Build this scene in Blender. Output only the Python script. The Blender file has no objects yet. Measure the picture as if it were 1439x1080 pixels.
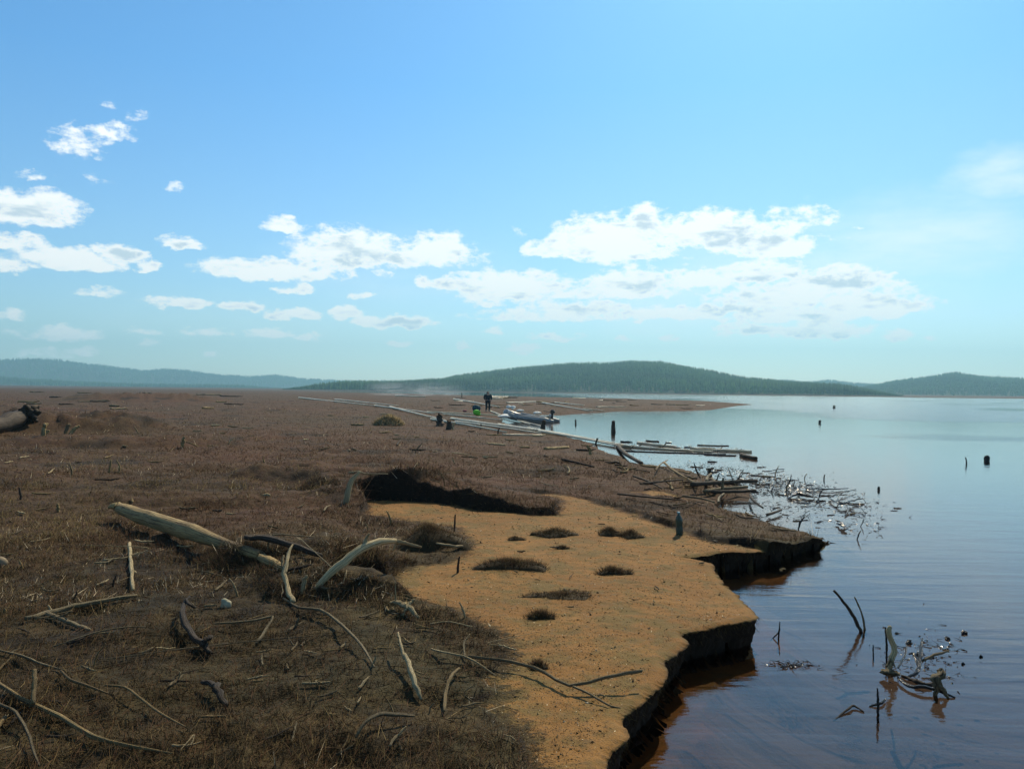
import bpy, bmesh, math, random
import numpy as np
from mathutils import Vector, Matrix

R = math.radians
random.seed(7)
rng = np.random.default_rng(11)
scene = bpy.context.scene
COL = scene.collection

# ------------------------------------------------------------------ camera
CZ = 2.0                      # eye height above the lake
FPX = 1130.0                  # focal length in pixels of the 1439 px wide photograph
ROLL = R(0.61); PITCH = R(0.456)
fwd = np.array([0, math.cos(PITCH), math.sin(PITCH)])
rt0 = np.array([1.0, 0, 0]); up0 = np.cross(rt0, fwd)
rt = rt0*math.cos(ROLL) + up0*math.sin(ROLL)
up = -rt0*math.sin(ROLL) + up0*math.cos(ROLL)
cam = bpy.data.cameras.new('camera')
cam.sensor_width = 36; cam.lens = 36*FPX/1439
cam.clip_start = 0.05; cam.clip_end = 40000
camo = bpy.data.objects.new('camera', cam); COL.objects.link(camo)
m = Matrix(((rt[0], up[0], -fwd[0], 0), (rt[1], up[1], -fwd[1], 0), (rt[2], up[2], -fwd[2], CZ), (0, 0, 0, 1)))
camo.matrix_world = m
scene.camera = camo

# ------------------------------------------------------------------ light
SUN_AZ, SUN_EL = R(20), R(43)
SKY = 0.115
scene.view_settings.view_transform = 'Standard'
scene.view_settings.look = 'None'
scene.view_settings.exposure = 0.0
scene.view_settings.gamma = 1.0
scene.view_settings.use_curve_mapping = False
sd = Vector((math.sin(SUN_AZ)*math.cos(SUN_EL), math.cos(SUN_AZ)*math.cos(SUN_EL), math.sin(SUN_EL)))
sun = bpy.data.lights.new('sun', 'SUN'); sun.energy = 5.0; sun.angle = R(0.5); sun.color = (1.0, 0.88, 0.66)
suno = bpy.data.objects.new('sun', sun); COL.objects.link(suno)
suno.rotation_euler = (-sd).to_track_quat('-Z', 'Y').to_euler()
suno.location = (30, 60, 80)

class N:
    """small helper round a node tree"""
    def __init__(s, nt): s.nt = nt; s.nt.nodes.clear()
    def n(s, t, ins=None, **kw):
        nd = s.nt.nodes.new(t)
        for k, v in kw.items(): setattr(nd, k, v)
        for k, v in (ins or {}).items():
            if isinstance(v, bpy.types.NodeSocket): s.nt.links.new(v, nd.inputs[k])
            else: nd.inputs[k].default_value = v
        return nd
    def math(s, op, a, b=None, c=None, clamp=False):
        ins = {0: a}
        if b is not None: ins[1] = b
        if c is not None: ins[2] = c
        nd = s.n('ShaderNodeMath', ins, operation=op); nd.use_clamp = clamp
        return nd.outputs[0]
    def vm(s, op, a, b=None, c=None, out=0):
        ins = {0: a}
        if b is not None: ins[1] = b
        if c is not None: ins[2] = c
        nd = s.n('ShaderNodeVectorMath', ins, operation=op)
        return nd.outputs['Value'] if op in ('DOT_PRODUCT', 'LENGTH') else nd.outputs[0]
    def noise(s, vec, scale, detail=3, rough=.55, lac=2.0, dist=0):
        nd = s.n('ShaderNodeTexNoise', {'Vector': vec, 'Scale': scale, 'Detail': detail, 'Roughness': rough, 'Lacunarity': lac, 'Distortion': dist})
        return nd.outputs['Fac']
    def mr(s, v, a, b, c=0., d=1., smooth=True):
        nd = s.n('ShaderNodeMapRange', {'Value': v, 'From Min': a, 'From Max': b, 'To Min': c, 'To Max': d})
        nd.interpolation_type = 'SMOOTHSTEP' if smooth else 'LINEAR'
        return nd.outputs[0]
    def mix(s, f, a, b, blend='MIX'):
        nd = s.nt.nodes.new('ShaderNodeMix'); nd.data_type = 'RGBA'; nd.blend_type = blend
        for i, v in ((0, f), (6, a), (7, b)):
            if isinstance(v, bpy.types.NodeSocket): s.nt.links.new(v, nd.inputs[i])
            else: nd.inputs[i].default_value = v if i == 0 else (tuple(v)+(1,))[:4]
        return nd.outputs[2]
    def bump(s, h, strength=.5, dist=.01, normal=None):
        ins = {'Height': h, 'Strength': strength, 'Distance': dist}
        if normal is not None: ins['Normal'] = normal
        return s.n('ShaderNodeBump', ins).outputs[0]

def px_dir(px, py):
    d = fwd*FPX + rt*(px-719.5) - up*(py-539.5)
    return d/np.linalg.norm(d)

# ---- world: Nishita sky with fair-weather cumulus in rows towards the horizon
world = bpy.data.worlds.new('World'); scene.world = world; world.use_nodes = True
w = N(world.node_tree)
sky = w.n('ShaderNodeTexSky', sky_type='NISHITA', sun_disc=False, sun_elevation=SUN_EL, sun_rotation=SUN_AZ,
          air_density=1.0, dust_density=0.6, ozone_density=1.6, altitude=300)
geo = w.n('ShaderNodeTexCoord').outputs['Generated']
sx = w.n('ShaderNodeSeparateXYZ', {0: geo})
az = w.math('ARCTAN2', sx.outputs[0], sx.outputs[1])
el = w.math('ARCSINE', sx.outputs[2])
pp = w.n('ShaderNodeCombineXYZ', {0: az, 1: el, 2: 0.0}).outputs[0]
CL = [ # px, py, rx, ry up, density  (pixels of the photograph)
(112,196,40,24,.62),(160,182,36,15,.6),(190,160,16,10,.5),(150,146,14,8,.3),(38,244,22,7,.5),(45,290,66,26,1),(-20,285,50,24,1),
(22,337,30,13,.9),(100,362,70,17,1),(165,355,30,14,1),(10,368,30,13,.8),(206,371,22,9,.8),(247,262,18,9,.5),(257,339,30,10,.85),(130,250,26,9,.25),
(397,313,30,14,.85),(490,346,84,34,1.05),(620,345,54,26,1.05),(385,377,104,18,1),(410,404,25,8,.75),(543,381,14,8,.6),(495,382,10,8,.55),(257,423,46,8,.75),
(142,408,25,7,.45),(345,429,22,8,.75),(415,440,42,9,.8),(484,437,24,12,.85),(553,450,56,10,.85),(380,466,34,8,.7),(432,471,18,6,.55),
(85,466,46,11,.6),(205,464,22,6,.45),(290,465,38,5,.45),(205,480,15,5,.4),(555,481,24,5,.55),(655,484,16,7,.7),(732,485,22,7,.75),(735,492,14,4,.7),
(778,472,34,6,.65),(695,463,16,8,.6),(877,472,12,7,.55),(940,475,14,5,.55),(1263,469,16,8,.7),(1302,473,9,5,.5),(60,495,36,6,.4),(115,492,20,6,.4),
(15,440,22,7,.4),(300,496,20,5,.35),(510,414,22,6,.5),(685,425,40,7,.5),(728,326,10,12,.3),
(850,330,88,40,1.05),(905,306,40,26,1.0),(1010,320,70,34,1.05),(1075,335,70,28,1),(785,345,48,20,1),(900,352,60,14,.9),(1110,345,46,16,.9),
(715,398,92,24,1.05),(635,396,52,12,.8),(885,392,70,24,1.0),(975,390,66,18,.9),(820,430,90,12,.9),(940,438,90,12,.9),
(1065,378,70,20,.95),(1180,390,80,24,1.0),(1090,414,84,20,1.0),(1225,424,76,20,1.0),(1120,440,110,14,.9),(1060,460,58,10,.9),(1150,463,76,12,1.0),(1020,432,60,10,.8),
(960,322,150,28,.8),(850,408,150,12,.55),(1110,402,120,14,.6),(1020,365,240,80,.20),(560,355,130,22,.8),(1130,300,60,26,.45),(780,440,120,10,.6),(1200,330,60,20,.25),
]
wn = w.noise(w.vm('MULTIPLY', pp, (1, 1.9, 1)), 24, 6, .58)
wn2 = w.noise(w.vm('MULTIPLY_ADD', pp, (1, 1.7, 1), (3.3, 7.1, 0)), 34, 6, .62)
warp = w.n('ShaderNodeCombineXYZ', {0: w.math('MULTIPLY_ADD', wn, .060, -.030), 1: w.math('MULTIPLY_ADD', wn2, .022, -.011), 2: 0.0}).outputs[0]
wp = w.vm('ADD', pp, warp)
def cloud_field(p, lst):
    f = None
    for (cx, cy, rx, ry, dn) in lst:
        d = px_dir(cx, cy+ry*.35); a = math.atan2(d[0], d[1]); e = math.asin(d[2])
        rx_, ru, rd = rx/FPX*1.15, ry/FPX*1.35, ry/FPX*.75
        A = w.vm('MULTIPLY_ADD', p, (1/rx_, 1/ru, 0), (-a/rx_, -e/ru, 0))
        B = w.vm('MULTIPLY_ADD', p, (-1/rx_, -1/rd, 0), (a/rx_, e/rd, 0))
        q = w.vm('MAXIMUM', A, B)
        v = w.math('MULTIPLY_ADD', w.vm('DOT_PRODUCT', q, q), -dn, dn)
        f = v if f is None else w.math('MAXIMUM', f, v)
    return f
fld = cloud_field(wp, [(a, b, c*(1.12 if b > 395 else 1), d*(1.15 if b > 395 else 1), min(1.05, e+.16) if e < .9 and b > 395 else e*(.88 if b < 270 else 1)) for a, b, c, d, e in CL])
veil = cloud_field(wp, [(1290,325,150,66,.8),(1412,240,70,36,.9),(1180,350,120,70,.7),(1050,400,260,90,.8),(400,450,330,50,.35),(560,370,200,70,.4)])
# the same fair-weather sky carried on outside the photograph
oth = w.noise(w.vm('MULTIPLY', pp, (3.2, 9, 1)), 1.6, 4, .55)
side = w.math('GREATER_THAN', w.math('ABSOLUTE', az), 0.72)
band = w.math('MULTIPLY', w.mr(el, .0, .03), w.mr(el, .30, .16))
oth = w.math('MULTIPLY', w.math('MULTIPLY', w.mr(oth, .52, .70, 0., 1.1), side), band)
fld = w.math('MAXIMUM', fld, oth)
fine = w.noise(w.vm('MULTIPLY', pp, (1, 1.7, 1)), 46, 7, .62)
fl2 = w.math('ADD', fld, w.math('MULTIPLY_ADD', fine, 1.9, -1.10))
alpha = w.mr(fl2, .0, .55)
alpha = w.math('MULTIPLY', alpha, w.mr(fld, .0, .22))
veiln = w.noise(w.vm('MULTIPLY', pp, (1, 3.5, 1)), 9, 4, .6)
veil = w.math('MULTIPLY', w.mr(veil, .0, 1., 0, .55), w.mr(veiln, .25, .70, .35, 1.))
alpha = w.math('MAXIMUM', alpha, veil)
lowfade = w.mr(el, .01, .12, .8, 1.0)
alpha = w.math('MULTIPLY', alpha, lowfade)
big = w.noise(w.vm('MULTIPLY', pp, (1, 3.2, 1)), 13, 3, .55)
shade = w.math('MULTIPLY', w.mr(big, .46, .60), w.mr(fl2, .45, .9))
ccol = w.mix(w.math('MULTIPLY', shade, .75), (10.5, 10.6, 10.4), (4.3, 5.8, 7.0))
# horizon of the photograph is a pale cyan: tint of the air near the ground
tint = w.mix(w.mr(el, 0.0, .36, smooth=False), (.92, 1.08, 1.12), (.50, 1.00, 1.30))
tint = w.mix(w.mr(el, .45, .9), tint, (.92, .96, .92))
skyc = w.mix(1.0, sky.outputs[0], tint, 'MULTIPLY')
fin = w.mix(alpha, skyc, ccol)
bg = w.n('ShaderNodeBackground', {'Color': fin, 'Strength': SKY})
wo = w.n('ShaderNodeOutputWorld', {'Surface': bg.outputs[0]})
world.cycles.sampling_method = 'MANUAL'; world.cycles.sample_map_resolution = 512

# ------------------------------------------------------------------ noise and geometry helpers
def hsh(ix, iy, seed):
    n = (ix*374761393 + iy*668265263 + seed*1274126177) & 0x7fffffff
    n = ((n ^ (n >> 13))*1103515245) & 0x7fffffff
    return ((n ^ (n >> 16)) & 0xffff)/65535.0
def vn(x, y, seed=0):
    x = np.asarray(x, float); y = np.asarray(y, float)
    ix = np.floor(x).astype(np.int64); iy = np.floor(y).astype(np.int64)
    fx = x-ix; fy = y-iy; fx = fx*fx*(3-2*fx); fy = fy*fy*(3-2*fy)
    a = hsh(ix, iy, seed); b = hsh(ix+1, iy, seed); c = hsh(ix, iy+1, seed); d = hsh(ix+1, iy+1, seed)
    return (a+(b-a)*fx)*(1-fy)+(c+(d-c)*fx)*fy
def fbm(x, y, scale, octv=4, seed=0, g=.5):
    s = 0; a = 1; t = 0; f = 1/scale
    for o in range(octv):
        s = s + a*vn(x*f, y*f, seed+o*17); t += a; a *= g; f *= 2.03
    return s/t*2-1
def ss(x, a, b):
    t = np.clip((x-a)/(b-a), 0, 1); return t*t*(3-2*t)

def plane(px, py, z):
    d = px_dir(px, py)
    t = (z-CZ)/d[2]
    return (d[0]*t, d[1]*t)
def hor(px): return 540.96 + .01065*px + 0.3

def sdf(poly, x, y):
    """signed distance, positive inside"""
    P = np.array(poly, float); n = len(P)
    d = np.full(x.shape, 1e18); ins = np.zeros(x.shape, bool)
    for i in range(n):
        ax, ay = P[i]; bx, by = P[(i+1) % n]
        ex, ey = bx-ax, by-ay
        L = ex*ex+ey*ey+1e-12
        t = np.clip(((x-ax)*ex+(y-ay)*ey)/L, 0, 1)
        dd = (x-ax-ex*t)**2+(y-ay-ey*t)**2
        np.minimum(d, dd, out=d)
        c = (ay > y) != (by > y)
        if abs(ey) > 1e-12:
            ins ^= c & (x < ex*(y-ay)/ey+ax)
    d = np.sqrt(d)
    return np.where(ins, d, -d)

BT = 0.23   # height of the bank top over the lake
shore = [(845,1085,BT),(868,1040,BT),(884,990,BT),(902,972,BT),(932,958,BT),(928,928,BT),(966,903,BT),(958,888,BT),(1000,880,BT),(1062,866,BT),
 (1058,850,BT),(1036,832,BT),(1012,815,BT),(1000,800,.15),(985,788,.2),(962,771,.3),(1000,767,.3),(1055,764,.3),(1100,758,.28),(1150,746,.22),(1158,740,.2),
 (1120,733,.1),(1085,728,.05),(1060,720,0),(1030,716,0),(1012,712,0),(1018,702,0),(1055,706,0),(1068,698,0),(1062,688,0),(1030,676,0),(1000,668,0),(960,657,0),
 (925,653,0),(900,650,0),(880,641,0),(858,634,0),(835,622,0),(800,612,0),(765,603,0),(735,600,0),(712,593,0),(706,586,0),(730,581,0),(790,583,0),(830,580,0),(880,577,0),(950,577,0),(1000,575.5,0),(1035,570,0)]
LP = [plane(*s) for s in shore]
def hp(px, dy, z=0): return plane(px, hor(px)+dy, z)
LP += [hp(1060,15.2), hp(1000,11.6), hp(900,9.6), hp(800,8.4), hp(700,7.2), hp(600,5.6), hp(520,4.3), hp(470,3.6), hp(440,2.8),
       hp(520,2.2), hp(700,2.0), hp(900,2.1), hp(1100,2.5), hp(1300,2.9), hp(1439,3.1), hp(1700,3.4)]
LP += [(2500,700),(7000,900),(7000,9000),(-7000,9000),(-7000,-300),(-60,-300),(-6,-25),(-1.2,-4),(-.15,.3),(.2,1.6)]
sand_px = [(760,1140),(745,1085),(735,1035),(700,1003),(672,985),(712,970),(660,950),(700,938),(716,915),(700,890),(650,868),(590,846),(540,832),(500,826),
 (470,828),(470,818),(510,814),(545,812),(560,800),(575,790),(610,786),(650,775),(664,758),(640,742),(600,735),(560,730),(520,722),(508,700),(560,702),(640,708),
 (700,716),(745,722),(785,720),(792,706),(760,698),(752,688),(800,694),(850,708),(885,718),(925,728),(955,744),(990,757),(1060,765),(1120,769),(1200,775),(1250,1140)]
SP = [plane(a, b, BT) for a, b in sand_px]
SP2 = [plane(a, b, .2) for a, b in [(885,689),(930,685),(990,693),(1005,697),(970,703),(925,702)]]
MATS = []  # low vegetation patches on the sand
HUMPS = [ # peat humps whose far-side scarp faces us: px,py, rx,ry (m), height
 (600,692,1.5,1.0,.17),(700,704,1.0,.7,.10),(520,680,1.2,.8,.26),(490,803,.95,.6,.17),(420,775,.9,.6,.07),(400,770,.8,.6,.14),(800,716,1.2,.35,.14),
 (430,665,1.5,.8,.22),(300,690,2.0,.6,.12),(60,600,3.5,2.2,.55),(170,560,9,8,.9),(120,618,3,1.2,.25),(660,640,3.0,1.2,.08)]
HW = []
for (a, b, rx, ry, h) in HUMPS:
    x_, y_ = plane(a, b, .45); HW.append((x_, y_+ry*.8, rx, ry, h))

def fields(x, y):
    r = np.hypot(x, y)
    jit = np.clip(r/9, .35, 3.5)
    jx = x + fbm(x, y, .55, 4, 3)*.09*jit + fbm(x, y, .2, 4, 31)*.042; jy = y + fbm(x, y, .55, 4, 5)*.09*jit + fbm(x, y, .2, 4, 37)*.042
    s = sdf(LP, jx, jy)
    jx2 = x + fbm(x, y, .7, 4, 8)*.16*jit; jy2 = y + fbm(x, y, .7, 4, 9)*.16*jit
    sa = np.maximum(sdf(SP, jx2, jy2), sdf(SP2, jx2, jy2))
    far = ss(r, 10.9, 14.5)
    w_ = .045*(1-far)+far*(1.6+ss(r, 30, 90)*5)
    land = ss(s, 0, w_)*(1-far) + far*ss(s, -w_*.05, w_)
    base = BT + .03*fbm(x, y, .9, 4, 21) + .07*fbm(x, y, 5, 4, 22)*ss(r, 4, 15)
    base = base + ss(r, 900, 1600)*3.0
    base = base*(1-far*.35*ss(r, 20, 60))
    tipf = ss(x, 2.3, 3.7)*ss(y, 7.5, 8.6)*(1-ss(r, 13, 17))*(1-ss(s, .6, 2.0))
    base = base*(1-.62*tipf)
    veg = ss(-sa, -.02, .055)
    raise_ = .035 + .035*fbm(x, y, .25, 3, 40) + .14*np.maximum(fbm(x, y, 1.6, 4, 44), -.1)*ss(r, 5, 11) + .05*fbm(x, y, .9, 3, 45)
    for (hx, hy, rx, ry, h) in HW:
        q = ((x-hx)/rx)**2+((y-hy)/ry)**2
        raise_ = raise_ + h*(1-ss(q, .25, 1.9))*(1+.5*fbm(x, y, .45, 4, 66))
    raise_ = raise_ + .30*np.maximum(fbm(x, y, 14, 3, 61)-.15, 0)*ss(r, 16, 40)*ss(s, .5, 6)
    ztop = base + veg*raise_ + .006*fbm(x, y, .06, 2, 70)*(1-veg)
    lowf = ss(r, 10, 22)*(1-ss(r, 1500, 2500)); wl = 3+ss(r, 18, 50)*20
    ztop = ztop*(1-lowf) + lowf*(.05 + (ztop-.05)*ss(s, 0, wl))
    ztop = np.where((r > 120) & (r < 700), np.minimum(ztop, .16+.28*ss(-x, 60, 200)), ztop)
    # under water: a pale shelf at the foot of the bank, then the silty bed
    sh = .20+.10*fbm(x, y, .6, 2, 90)
    bed_near = -.07 - .55*(1-np.exp(-np.maximum(-s-sh, 0)/.9))
    bed_far = np.maximum(s*.10, -.62)-.02
    bed = bed_near*(1-far)+bed_far*far
    z = bed + (ztop-bed)*land
    return z, s, sa, veg, far, land
def ground_radii():
    rs = [.6]
    while rs[-1] < 5150:
        r = rs[-1]
        rs.append(r+min(max(.0155 if r > 3.0 else .03, r*r*.00034), r*.03))
    return np.array(rs)
RS = ground_radii(); HALF = 35.5
AZF = np.radians(np.arange(-HALF, HALF+.01, .185))
def grid_fields(az_):
    rr, aa = np.meshgrid(RS, az_, indexing='ij')
    x = (rr*np.sin(aa)).ravel(); y = (rr*np.cos(aa)).ravel()
    return (x, y)+fields(x, y)
GF = grid_fields(AZF); ZG = GF[2].reshape(len(RS), len(AZF)); KR = np.arange(len(RS), dtype=float)
def H(x, y):
    x = np.atleast_1d(np.asarray(x, float)); y = np.atleast_1d(np.asarray(y, float))
    r = np.clip(np.hypot(x, y), RS[0], RS[-1]*.999); a = np.arctan2(x, y)
    u = np.interp(r, RS, KR); i = np.minimum(u.astype(int), len(RS)-2); fu = u-i
    v = (a-AZF[0])/(AZF[1]-AZF[0]); j = np.clip(v.astype(int), 0, len(AZF)-2); fv = np.clip(v-j, 0, 1)
    z = (ZG[i, j]*(1-fu)+ZG[i+1, j]*fu)*(1-fv)+(ZG[i, j+1]*(1-fu)+ZG[i+1, j+1]*fu)*fv
    return z
def dirs(px, py):
    px = np.asarray(px, float); py = np.asarray(py, float)
    return fwd[None]*FPX + rt[None]*(px-719.5)[:, None] - up[None]*(py-539.5)[:, None]
def hit(px, py, it=7, water=True):
    """where the line of sight meets the ground or the lake"""
    px = np.atleast_1d(np.asarray(px, float)); py = np.atleast_1d(np.asarray(py, float))
    d = dirs(px, py); z = np.full(len(px), .35)
    dz = np.minimum(d[:, 2], -.5)
    for i in range(it):
        t = (z-CZ)/dz
        x = d[:, 0]*t; y = d[:, 1]*t
        zn = H(x, y)
        if water: zn = np.maximum(zn, 0)
        z = z*.35+zn*.65
    t = (z-CZ)/dz
    x = d[:, 0]*t; y = d[:, 1]*t; zz = H(x, y)
    return x, y, (np.maximum(zz, 0) if water else zz)
def g(px, py, lift=0):
    x, y, z = hit([px], [py]); return np.array([x[0], y[0], z[0]+lift])
def at_y(px, py, Y):
    d = px_dir(px, py); t = Y/d[1]; return np.array([d[0]*t, Y, CZ+d[2]*t])

# ------------------------------------------------------------------ objects
def props(o, label=None, cat=None, group=None, kind=None):
    if label: o['label'] = label
    if cat: o['category'] = cat
    if group: o['group'] = group
    if kind: o['kind'] = kind
    return o
def link(o, parent=None):
    COL.objects.link(o)
    if parent is not None: o.parent = parent
    return o
def obj(name, mesh, mat=None, parent=None, loc=(0, 0, 0)):
    o = bpy.data.objects.new(name, mesh)
    if mat is not None and len(mesh.materials) == 0: mesh.materials.append(mat)
    o.location = loc
    return link(o, parent)
def empty(name, loc=(0, 0, 0), rz=0):
    o = bpy.data.objects.new(name, None); o.empty_display_size = .1
    o.location = loc; o.rotation_euler = (0, 0, rz); return link(o)
def npmesh(name, V, F, smooth=True):
    """F: (n,3) or (n,4) int array, or list of such"""
    me = bpy.data.meshes.new(name)
    Fs = F if isinstance(F, list) else [F]
    Fs = [np.asarray(f) for f in Fs if len(f)]
    V = np.asarray(V, np.float32)
    me.vertices.add(len(V)); me.vertices.foreach_set('co', V.ravel())
    loops = np.concatenate([f.ravel() for f in Fs]).astype(np.int32)
    sizes = np.concatenate([np.full(len(f), f.shape[1]) for f in Fs])
    starts = np.concatenate([[0], np.cumsum(sizes)[:-1]]).astype(np.int32)
    me.loops.add(len(loops)); me.loops.foreach_set('vertex_index', loops)
    me.polygons.add(len(sizes)); me.polygons.foreach_set('loop_start', starts)
    me.update(calc_edges=True)
    if smooth: me.polygons.foreach_set('use_smooth', np.ones(len(sizes), bool))
    return me
def attr(me, name, data, typ='FLOAT'):
    a = me.attributes.new(name, typ, 'POINT')
    a.data.foreach_set('vector' if typ == 'FLOAT_VECTOR' else 'value', np.asarray(data, np.float32).ravel())

def mat(name):
    m = bpy.data.materials.new(name); m.use_nodes = True
    return m, N(m.node_tree)
def out(n, sh, vol=None):
    ins = {}
    if sh is not None: ins['Surface'] = sh
    if vol is not None: ins['Volume'] = vol
    n.n('ShaderNodeOutputMaterial', ins)
def principled(n, **kw):
    ins = {}
    for k, v in kw.items():
        key = {'color': 'Base Color', 'rough': 'Roughness', 'normal': 'Normal', 'spec': 'Specular IOR Level', 'metal': 'Metallic', 'coat': 'Coat Weight', 'trans': 'Transmission Weight'}[k]
        if key == 'Base Color' and isinstance(v, tuple): v = v+(1,)
        ins[key] = v
    return n.n('ShaderNodeBsdfPrincipled', ins).outputs[0]

# ---- ground material
M = {}
m_, n = mat('shore_ground'); M['ground'] = m_
P = n.n('ShaderNodeNewGeometry').outputs['Position']
A = lambda nm: n.n('ShaderNodeAttribute', attribute_name=nm).outputs['Fac']
veg = A('veg'); red = A('red'); peat = A('peat'); silt = A('silt')
n1 = n.noise(P, 1.3, 5, .6); n2 = n.noise(P, 14, 5, .65); n3 = n.noise(P, 90, 3, .6); n4 = n.noise(P, 5, 4, .6); n5 = n.noise(P, 320, 2, .6)
sandc = n.mix(n.mr(n1, .35, .65), (.215, .100, .022), (.285, .140, .034))
sandc = n.mix(n.mr(n4, .48, .66, 0, .75), sandc, (.135, .092, .026))
nol = n.noise(P, 2.3, 5, .7); sandc = n.mix(n.mr(nol, .47, .62, 0, .75), sandc, (.135, .100, .028))
sandc = n.mix(n.mr(n3, .50, .64, 0, .75), sandc, (.15, .078, .03))
np_ = n.noise(P, 38, 4, .7); sandc = n.mix(n.mr(np_, .57, .66, 0, .7), sandc, (.10, .06, .028))
sandc = n.mix(n.mr(n5, .62, .72, 0, .5), sandc, (.50, .34, .19))
sandc = n.mix(n.mr(n2, .55, .70, 0, .6), sandc, (.15, .10, .05))
dark = n.mix(n.mr(n4, .38, .62), (.032, .021, .008), (.100, .066, .023))
dark = n.mix(n.mr(n1, .42, .62, 0, .6), dark, (.058, .050, .018))
dark = n.mix(n.math('MULTIPLY', red, n.mr(n2, .3, .7, .4, .95)), dark, (.125, .042, .020))
dark = n.mix(n.mr(n3, .57, .70, 0, .5), dark, (.13, .09, .045))
nm = n.noise(P, .45, 5, .62); dark = n.mix(n.mr(nm, .50, .64, 0, .8), dark, (.018, .013, .007)); nq = n.noise(P, .22, 4, .6); dark = n.mix(n.mr(nq, .52, .66, 0, .7), dark, (.085, .047, .018))
dark = n.mix(n.mr(n3, .30, .44, .7, 0), dark, (.020, .014, .010))
fv = n.math('ADD', veg, n.math('MULTIPLY_ADD', n2, .9, -.45)); fv = n.math('ADD', fv, n.math('MULTIPLY_ADD', n3, .5, -.25))
fv = n.mr(fv, .30, .66)
c = n.mix(fv, sandc, dark)
c = n.mix(fv, c, n.mix(1., c, (.80, .80, .80), 'MULTIPLY')); c = n.mix(peat, c, n.mix(n2, (.012, .008, .005), (.030, .018, .010)))  # exposed peat, blackened so its colour also carries the shade of bank and scarps
c = n.mix(silt, c, n.mix(n4, (.15, .115, .095), (.19, .145, .12)))
hgt = n.math('ADD', n.math('MULTIPLY', n3, n.mr(fv, 0, 1, .8, 1.3)), n.math('MULTIPLY', n2, n.mr(fv, 0, 1, .5, 2.5)))
nb = n.bump(hgt, .8, .012)
out(n, principled(n, color=c, rough=.92, spec=.2, normal=nb))

# ---- wood materials
def wood(name, c1, c2, c3, rough=.8, spec=.3):
    m_, n = mat(name)
    v = n.n('ShaderNodeAttribute', attribute_name='grain').outputs['Vector']
    oi = n.n('ShaderNodeObjectInfo').outputs['Random']
    v = n.vm('ADD', v, n.n('ShaderNodeCombineXYZ', {0: n.math('MULTIPLY', oi, 37.), 1: 0.0, 2: 0.0}).outputs[0])
    a = n.noise(v, 30, 5, .65); b = n.noise(v, 5, 3, .6); cc = n.noise(v, 90, 3, .6)
    col = n.mix(n.mr(a, .38, .64), c1, c2)
    col = n.mix(n.mr(b, .50, .68, 0, .85), col, c3)
    st = n.noise(n.vm('MULTIPLY', v, (1, 1, .12)), 75, 4, .7)
    col = n.mix(n.mr(cc, .60, .70, 0, .6), col, tuple(x*.35 for x in c3)); col = n.mix(n.mr(st, .52, .60, 0, .75), col, tuple(x*.3 for x in c3))
    val = n.mr(oi, 0, 1, .75, 1.15, smooth=False)
    col = n.mix(1., col, n.n('ShaderNodeCombineColor', {0: val, 1: val, 2: val}).outputs[0], 'MULTIPLY')
    out(n, principled(n, color=col, rough=rough, spec=spec, normal=n.bump(n.math('SUBTRACT', n.math('ADD', a, cc), n.math('MULTIPLY', st, 1.5)), 1.0, .012)))
    return m_
M['pale'] = wood('bleached_wood', (.66, .52, .28), (.52, .40, .21), (.28, .20, .10))
M['tan'] = wood('tan_wood', (.44, .31, .13), (.33, .22, .09), (.14, .09, .045))
M['grey'] = wood('grey_wood', (.33, .255, .135), (.23, .17, .085), (.09, .066, .038))
M['brown'] = wood('dark_wood', (.085, .06, .038), (.055, .038, .024), (.03, .02, .014))
M['wet'] = wood('wet_black_wood', (.022, .019, .016), (.014, .012, .010), (.05, .042, .032), rough=.22, spec=.6)
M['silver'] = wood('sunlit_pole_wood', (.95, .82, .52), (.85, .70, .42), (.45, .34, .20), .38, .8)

def simple(name, col, rough=.7, spec=.3, bs=60., bd=.004, var=.2, metal=0.):
    m_, n = mat(name)
    P = n.n('ShaderNodeTexCoord').outputs['Object']
    a = n.noise(P, bs, 4, .6)
    c = n.mix(a, tuple(x*(1-var) for x in col), tuple(min(1, x*(1+var)) for x in col))
    out(n, principled(n, color=c, rough=rough, spec=spec, metal=metal, normal=n.bump(a, .4, bd)))
    M[name] = m_
    return m_

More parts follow.
